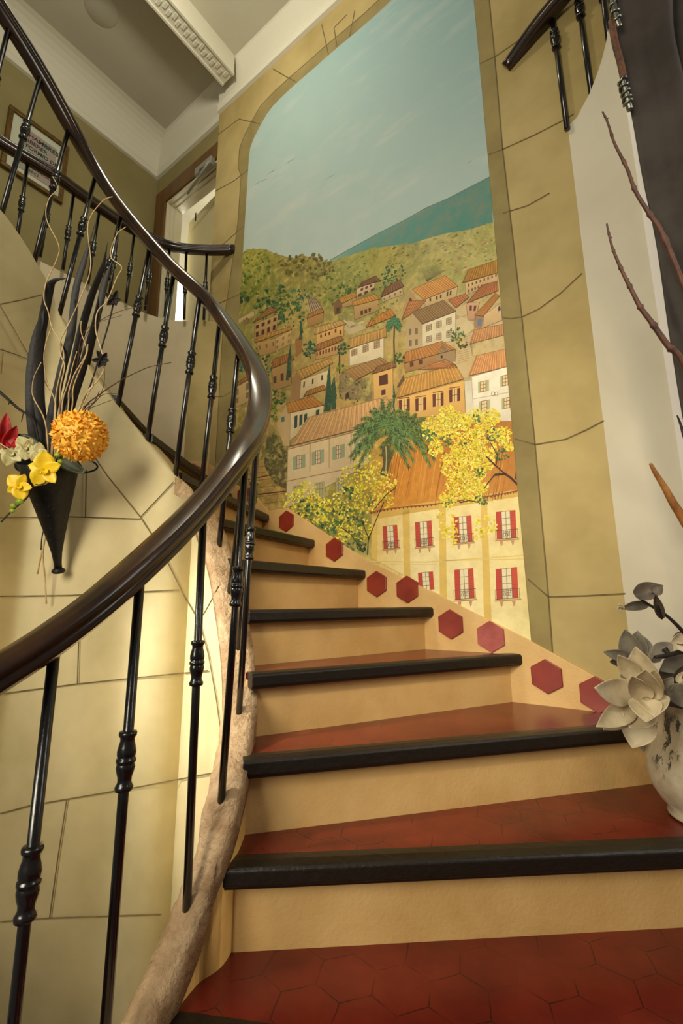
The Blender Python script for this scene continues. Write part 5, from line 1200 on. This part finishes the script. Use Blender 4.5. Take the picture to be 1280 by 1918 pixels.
for (b_, t_, w_, o0, o1, cup, curl) in (((430, 1250), (0, 1172), 245, .13, .19, .12, .03), ((440, 1370), (85, 1560), 200, .13, .20, .18, -.10), ((590, 1260), (455, 745), 280, .12, .12, .22, -.04), ((470, 1080), (262, 815), 170, .11, .12, .2, .05),
        ((570, 1290), (390, 990), 190, .15, .20, .35, .12), ((600, 1290), (560, 960), 240, .15, .19, .3, .05), ((640, 1260), (665, 960), 170, .13, .15, .3, .1), ((560, 1290), (565, 1500), 260, .15, .20, .25, -.15), ((640, 1250), (655, 1430), 260, .14, .20, .25, -.15), ((530, 1380), (412, 1575), 290, .13, .18, .2, -.1), ((520, 1500), (428, 1800), 290, .10, .15, .2, -.06), ((430, 1440), (130, 1610), 150, .12, .17, .2, -.05)):
    mb = MB(); B_, T_ = zv(b_)[0], zv(t_)[0]
    p0, p1 = F_(*B_, o0), F_(*T_, o1); petal(mb, p0, p1, w_ / 5.64 * 1.12 / FPX * 1.05, tv, cup, curl, 0, 10, 6, 0.9, 0.02)
    mb.build('petal', 'magnolia', mg, solid=0.0022, sub=1)
mb = MB(); mb.tube(catmull([F_(*zv((590, 1270))[0], .12), F_(*zv((700, 1320))[0], .06), mouth + Vector((0, 0, -0.04))], 5), 0.006); mb.build('stem', 'twig_dark', mg)
mgg = thing('magnolia_bud', tuple(mouth + Vector((-0.05, 0.02, 0.1))), 'grey half closed magnolia standing behind the ivory bloom', 'flower')
for (b_, t_, w_, o0, o1, cup) in (((440, 880), (345, 560), 200, .05, .06, .3), ((470, 880), (480, 570), 190, .04, .03, .3), ((560, 900), (500, 600), 190, .06, .03, .3), ((600, 900), (640, 740), 190, .04, .03, .2), ((420, 870), (125, 795), 120, .06, .10, .2), ((400, 900), (190, 900), 120, .05, .08, .2), ((430, 1000), (300, 1060), 100, .05, .06, .2)):
    mb = MB(); p0, p1 = F_(*zv(b_)[0], o0), F_(*zv(t_)[0], o1); petal(mb, p0, p1, w_ / 5.64 * 1.22 / FPX, tv, cup, -0.03, 0, 9, 6, 0.6, 0.02); mb.build('petal', 'magnolia_grey', mgg, solid=0.002, sub=1)
mb = MB(); mb.tube(catmull([F_(*zv((470, 890))[0], .05), F_(*zv((640, 1150))[0], .04), mouth + Vector((0.01, 0, -0.04))], 5), 0.005); mb.build('stem', 'twig_dark', mgg)
def branch(name, label, stems, leaves, r_, m='leaf_brown', stem_m='twig_dark', cat='branch'):
    t = thing(name, tuple(mouth), label, cat)
    for k, pts in enumerate(stems):
        L_ = len(pts); pa = catmull([F_(*zv((x, y))[0], o) for x, y, o in pts] + ([mouth + Vector((0.02, 0, -0.03))] if k == 0 else []), 5); mb = MB(); mb.tube(pa, [r_ * (0.6 + 0.7 * i / len(pa)) for i in range(len(pa))], 8); mb.build('stem', stem_m, t)
    for (b_, t_, w_, o0, o1, cup, curl, mm) in leaves:
        mb = MB(); p0, p1 = F_(*zv(b_)[0], o0), F_(*zv(t_)[0], o1); petal(mb, p0, p1, w_ / 5.64 * 1.2 / FPX, tv, cup, curl, 0, 10, 6, 0.7, 0.03); mb.build('leaf', mm, t, solid=0.0015, sub=1)
    return t
branch('leaf_branch', 'brown leafy branch with a pink bud arching above the magnolias', [((480, 215, .12), (580, 285, .12), (740, 380, .12), (840, 460, .12), (960, 585, .11), (1120, 800, .08)), ((735, 445, .12), (690, 330, .13), (660, 170, .13))],
       [((450, 200), (745, 100), 165, .12, .13, .3, .08, 'leaf_brown'), ((590, 290), (290, 345), 90, .12, .14, .3, .05, 'leaf_brown'), ((735, 440), (660, 160), 80, .12, .15, .4, .1, 'leaf_brown'), ((330, 345), (270, 290), 50, .14, .14, .3, 0, 'magnolia'), ((320, 350), (265, 335), 50, .14, .15, .3, 0, 'magnolia'), ((640, 170), (740, 90), 110, .14, .15, .2, -.05, 'leaf_brown')], 0.0042)
branch('leaf_branch', 'grey brown leafy branch level with the grey magnolia, running off to the right', [((660, 850, .09), (800, 830, .09), (960, 790, .08), (1140, 800, .05)), ((820, 830, .09), (760, 760, .08))],
       [((650, 840), (850, 700), 150, .08, .07, .2, .02, 'magnolia_grey'), ((1000, 700), (820, 690), 170, .10, .10, .3, .05, 'magnolia'), ((1010, 640), (830, 690), 130, .09, .09, .3, .1, 'leaf_brown'), ((1010, 850), (720, 1000), 190, .04, .04, .2, 0, 'magnolia_grey'), ((980, 920), (700, 1090), 220, .02, .03, .2, 0, 'leaf_brown')], 0.006)
branch('leaf_branch', 'crinkled grey leaves lying over the vase mouth beside the ivory bloom', [((700, 1240, .11), (820, 1170, .11), (940, 1060, .10), (1060, 1150, .05))],
       [((700, 1250), (860, 1060), 110, .11, .12, .4, .05, 'magnolia_grey'), ((860, 1150), (970, 930), 80, .11, .13, .4, .1, 'leaf_brown'), ((900, 1120), (970, 1000), 60, .12, .13, .3, .1, 'magnolia'), ((880, 1130), (970, 1400), 190, .13, .14, .3, -.1, 'magnolia_grey'), ((760, 1250), (870, 1220), 90, .11, .12, .3, 0, 'magnolia_grey')], 0.005)
mb = MB(); p0, p1 = F_(*zv((500, 1700))[0], .09), F_(*zv((550, 1850))[0], .11); 
petal(mb, p0, p1, 0.016, tv, .3, 0, 0, 6, 4); tag(mb.build('fallen_leaf', 'magnolia_grey', None, solid=0.0015), 'narrow grey leaf hanging down beside the vase neck', 'leaf')
# bare branches
def bare(name, label, pts, rad, m, knots=True, grp=None):
    pa = catmull([at_f(x, y, f_) for x, y, f_ in pts] + [mouth + Vector((0.03, 0.0, 0.0)), mouth + Vector((0.02, 0, -0.06))], 8)
    L_ = len(pa); mb = MB(); rr2 = [rad * (0.35 + 0.9 * min(1, i / (L_ * 0.7))) * (1 + (0.45 if knots and i % 9 == 4 else 0)) for i in range(L_)]
    mb.tube(pa, rr2, 8)
    if knots:
        for i in range(6, L_ - 24, 11): mb.tube([pa[i], pa[i] + CR * (-0.006 if i % 2 else 0.006) + CU * 0.004], [rad * 0.5, rad * 0.2], 6)
    tag(mb.build(name, m), label, 'branch', grp)
bare('bare_branch', 'tallest bare knobbly branch crossing the dark curtain', ((1129, 209, 1.22), (1139, 230, 1.22), (1152, 269, 1.21), (1175, 315, 1.20), (1191, 358, 1.19), (1218, 402, 1.18), (1242, 440, 1.17), (1290, 560, 1.15), (1335, 720, 1.15), (1360, 1000, 1.18)), 0.0055, 'twig_red')
bare('bare_branch', 'bare branch rising against the white wall below the tallest one', ((1137, 419, 1.22), (1145, 455, 1.22), (1153, 478, 1.21), (1167, 510, 1.20), (1182, 540, 1.19), (1200, 575, 1.18), (1222, 605, 1.17), (1250, 645, 1.16), (1285, 690, 1.15), (1335, 860, 1.17)), 0.0060, 'twig_red')
bare('bare_branch', 'dark thin branch tip at the right edge above the ochre cut branch', ((1269, 778, 1.20), (1276, 796, 1.20), (1284, 822, 1.19), (1310, 900, 1.18)), 0.0050, 'twig_dark', False)
bare('cut_branch', 'thick ochre branch with a sawn end leaning in from the right', ((1219, 868, 1.15), (1228, 885, 1.15), (1245, 912, 1.15), (1262, 943, 1.15), (1284, 978, 1.15), (1320, 1050, 1.16)), 0.0105, 'twig_ochre', False)
o = C.objects['cut_branch'] if 'cut_branch' in C.objects else None

# ---- dark curtain, its carved pole, added white strip for the lit edge of the wall
mb = MB(); EDGE = [(1140, -90), (1150, 20), (1157, 108), (1183, 210), (1204, 328), (1231, 459), (1254, 620), (1278, 770), (1300, 880)]
rows = catmull([(x, y, 0) for x, y in EDGE], 6); NX = 26; V = []
for i, r_ in enumerate(rows):
    p = at_f(r_.x, r_.y, 1.235); u = i / (len(rows) - 1); wdt = 0.36 - 0.10 * u
    for j in range(NX + 1):
        v = j / NX
        V.append(p + Vector((wdt * v * 0.96, -0.10 * v + (0.022 * math.sin(v * 15 + 0.6) + 0.012 * math.sin(v * 33 + u)) * min(1, 4 * v), -0.02 * v * u)))
mb.add(V, [(i * (NX + 1) + j, i * (NX + 1) + j + 1, (i + 1) * (NX + 1) + j + 1, (i + 1) * (NX + 1) + j) for i in range(len(rows) - 1) for j in range(NX)], 0, True)
cu = mb.build('curtain', 'curtain', None, solid=0.004); tag(cu, 'dark grey brown curtain drawn to the right of the white wall', 'curtain')
def pf(pts, f_): return catmull([at_f(x, y, f_) for x, y in pts], 5)
pole = thing('carved_pole', tuple(at_f(1170, 150, 1.22)), 'carved brown pole with twisted silver fittings on the curtain edge', 'pole')
mb = MB(); mb.tube(pf(((1146, 38), (1153, 80), (1163, 118), (1170, 152)), 1.222), 0.0085, 10); mb.build('rod', 'pole_wood', pole)
for pts in (((1146, -30), (1149, 5), (1155, 36), (1161, 52)), ((1166, 150), (1172, 172), (1177, 192), (1181, 206))):
    mb = MB(); pa = pf(pts, 1.218); mb.tube(pa, 0.0075, 10)
    tw = []
    for i in range(70):
        q = pa[min(len(pa) - 1, int(i / 70 * (len(pa) * 0.75)))]; tw.append(q + (CR * math.cos(i * 0.42) + (-CF) * math.sin(i * 0.42)) * 0.010)
    mb.tube(tw, 0.0032, 6); mb.build('silver_fitting', 'silver', pole)
mb = MB(); i0 = None
wp = [p for p in WR if p.x / max(p.y, .1) > 0.655]
mb.sweep([p + Vector((-0.008, -0.006, 0)) for p in ()], []) if False else None
ca_, cb_ = at_y(1203, 400, 1.50), at_y(1226, 400, 1.485)
q0 = hit_path(1207, 400, WR, far=False, lift=0.0); q1 = hit_path(1252, 400, WR, far=False, lift=0.0)
tdir = (q1 - q0); tdir.z = 0; tdir.normalize(); nd = Vector((tdir.y, -tdir.x, 0)); nd = nd if nd.dot(Vector((-1, -1, 0))) > 0 else -nd
mb.prism([tuple((q0 + nd * 0.001)[:2]), tuple((q1 + nd * 0.001)[:2]), tuple((q1 + nd * 0.03)[:2]), tuple((q0 + nd * 0.012)[:2])], 0.9, 2.9)
M['lit_strip'] = mat('white_lit_wall_strip', (236, 232, 228), None, rough=0.4)  # whiter than the wall behind, stands for window light falling on it
struct(mb.build('trim_4', 'lit_strip'))
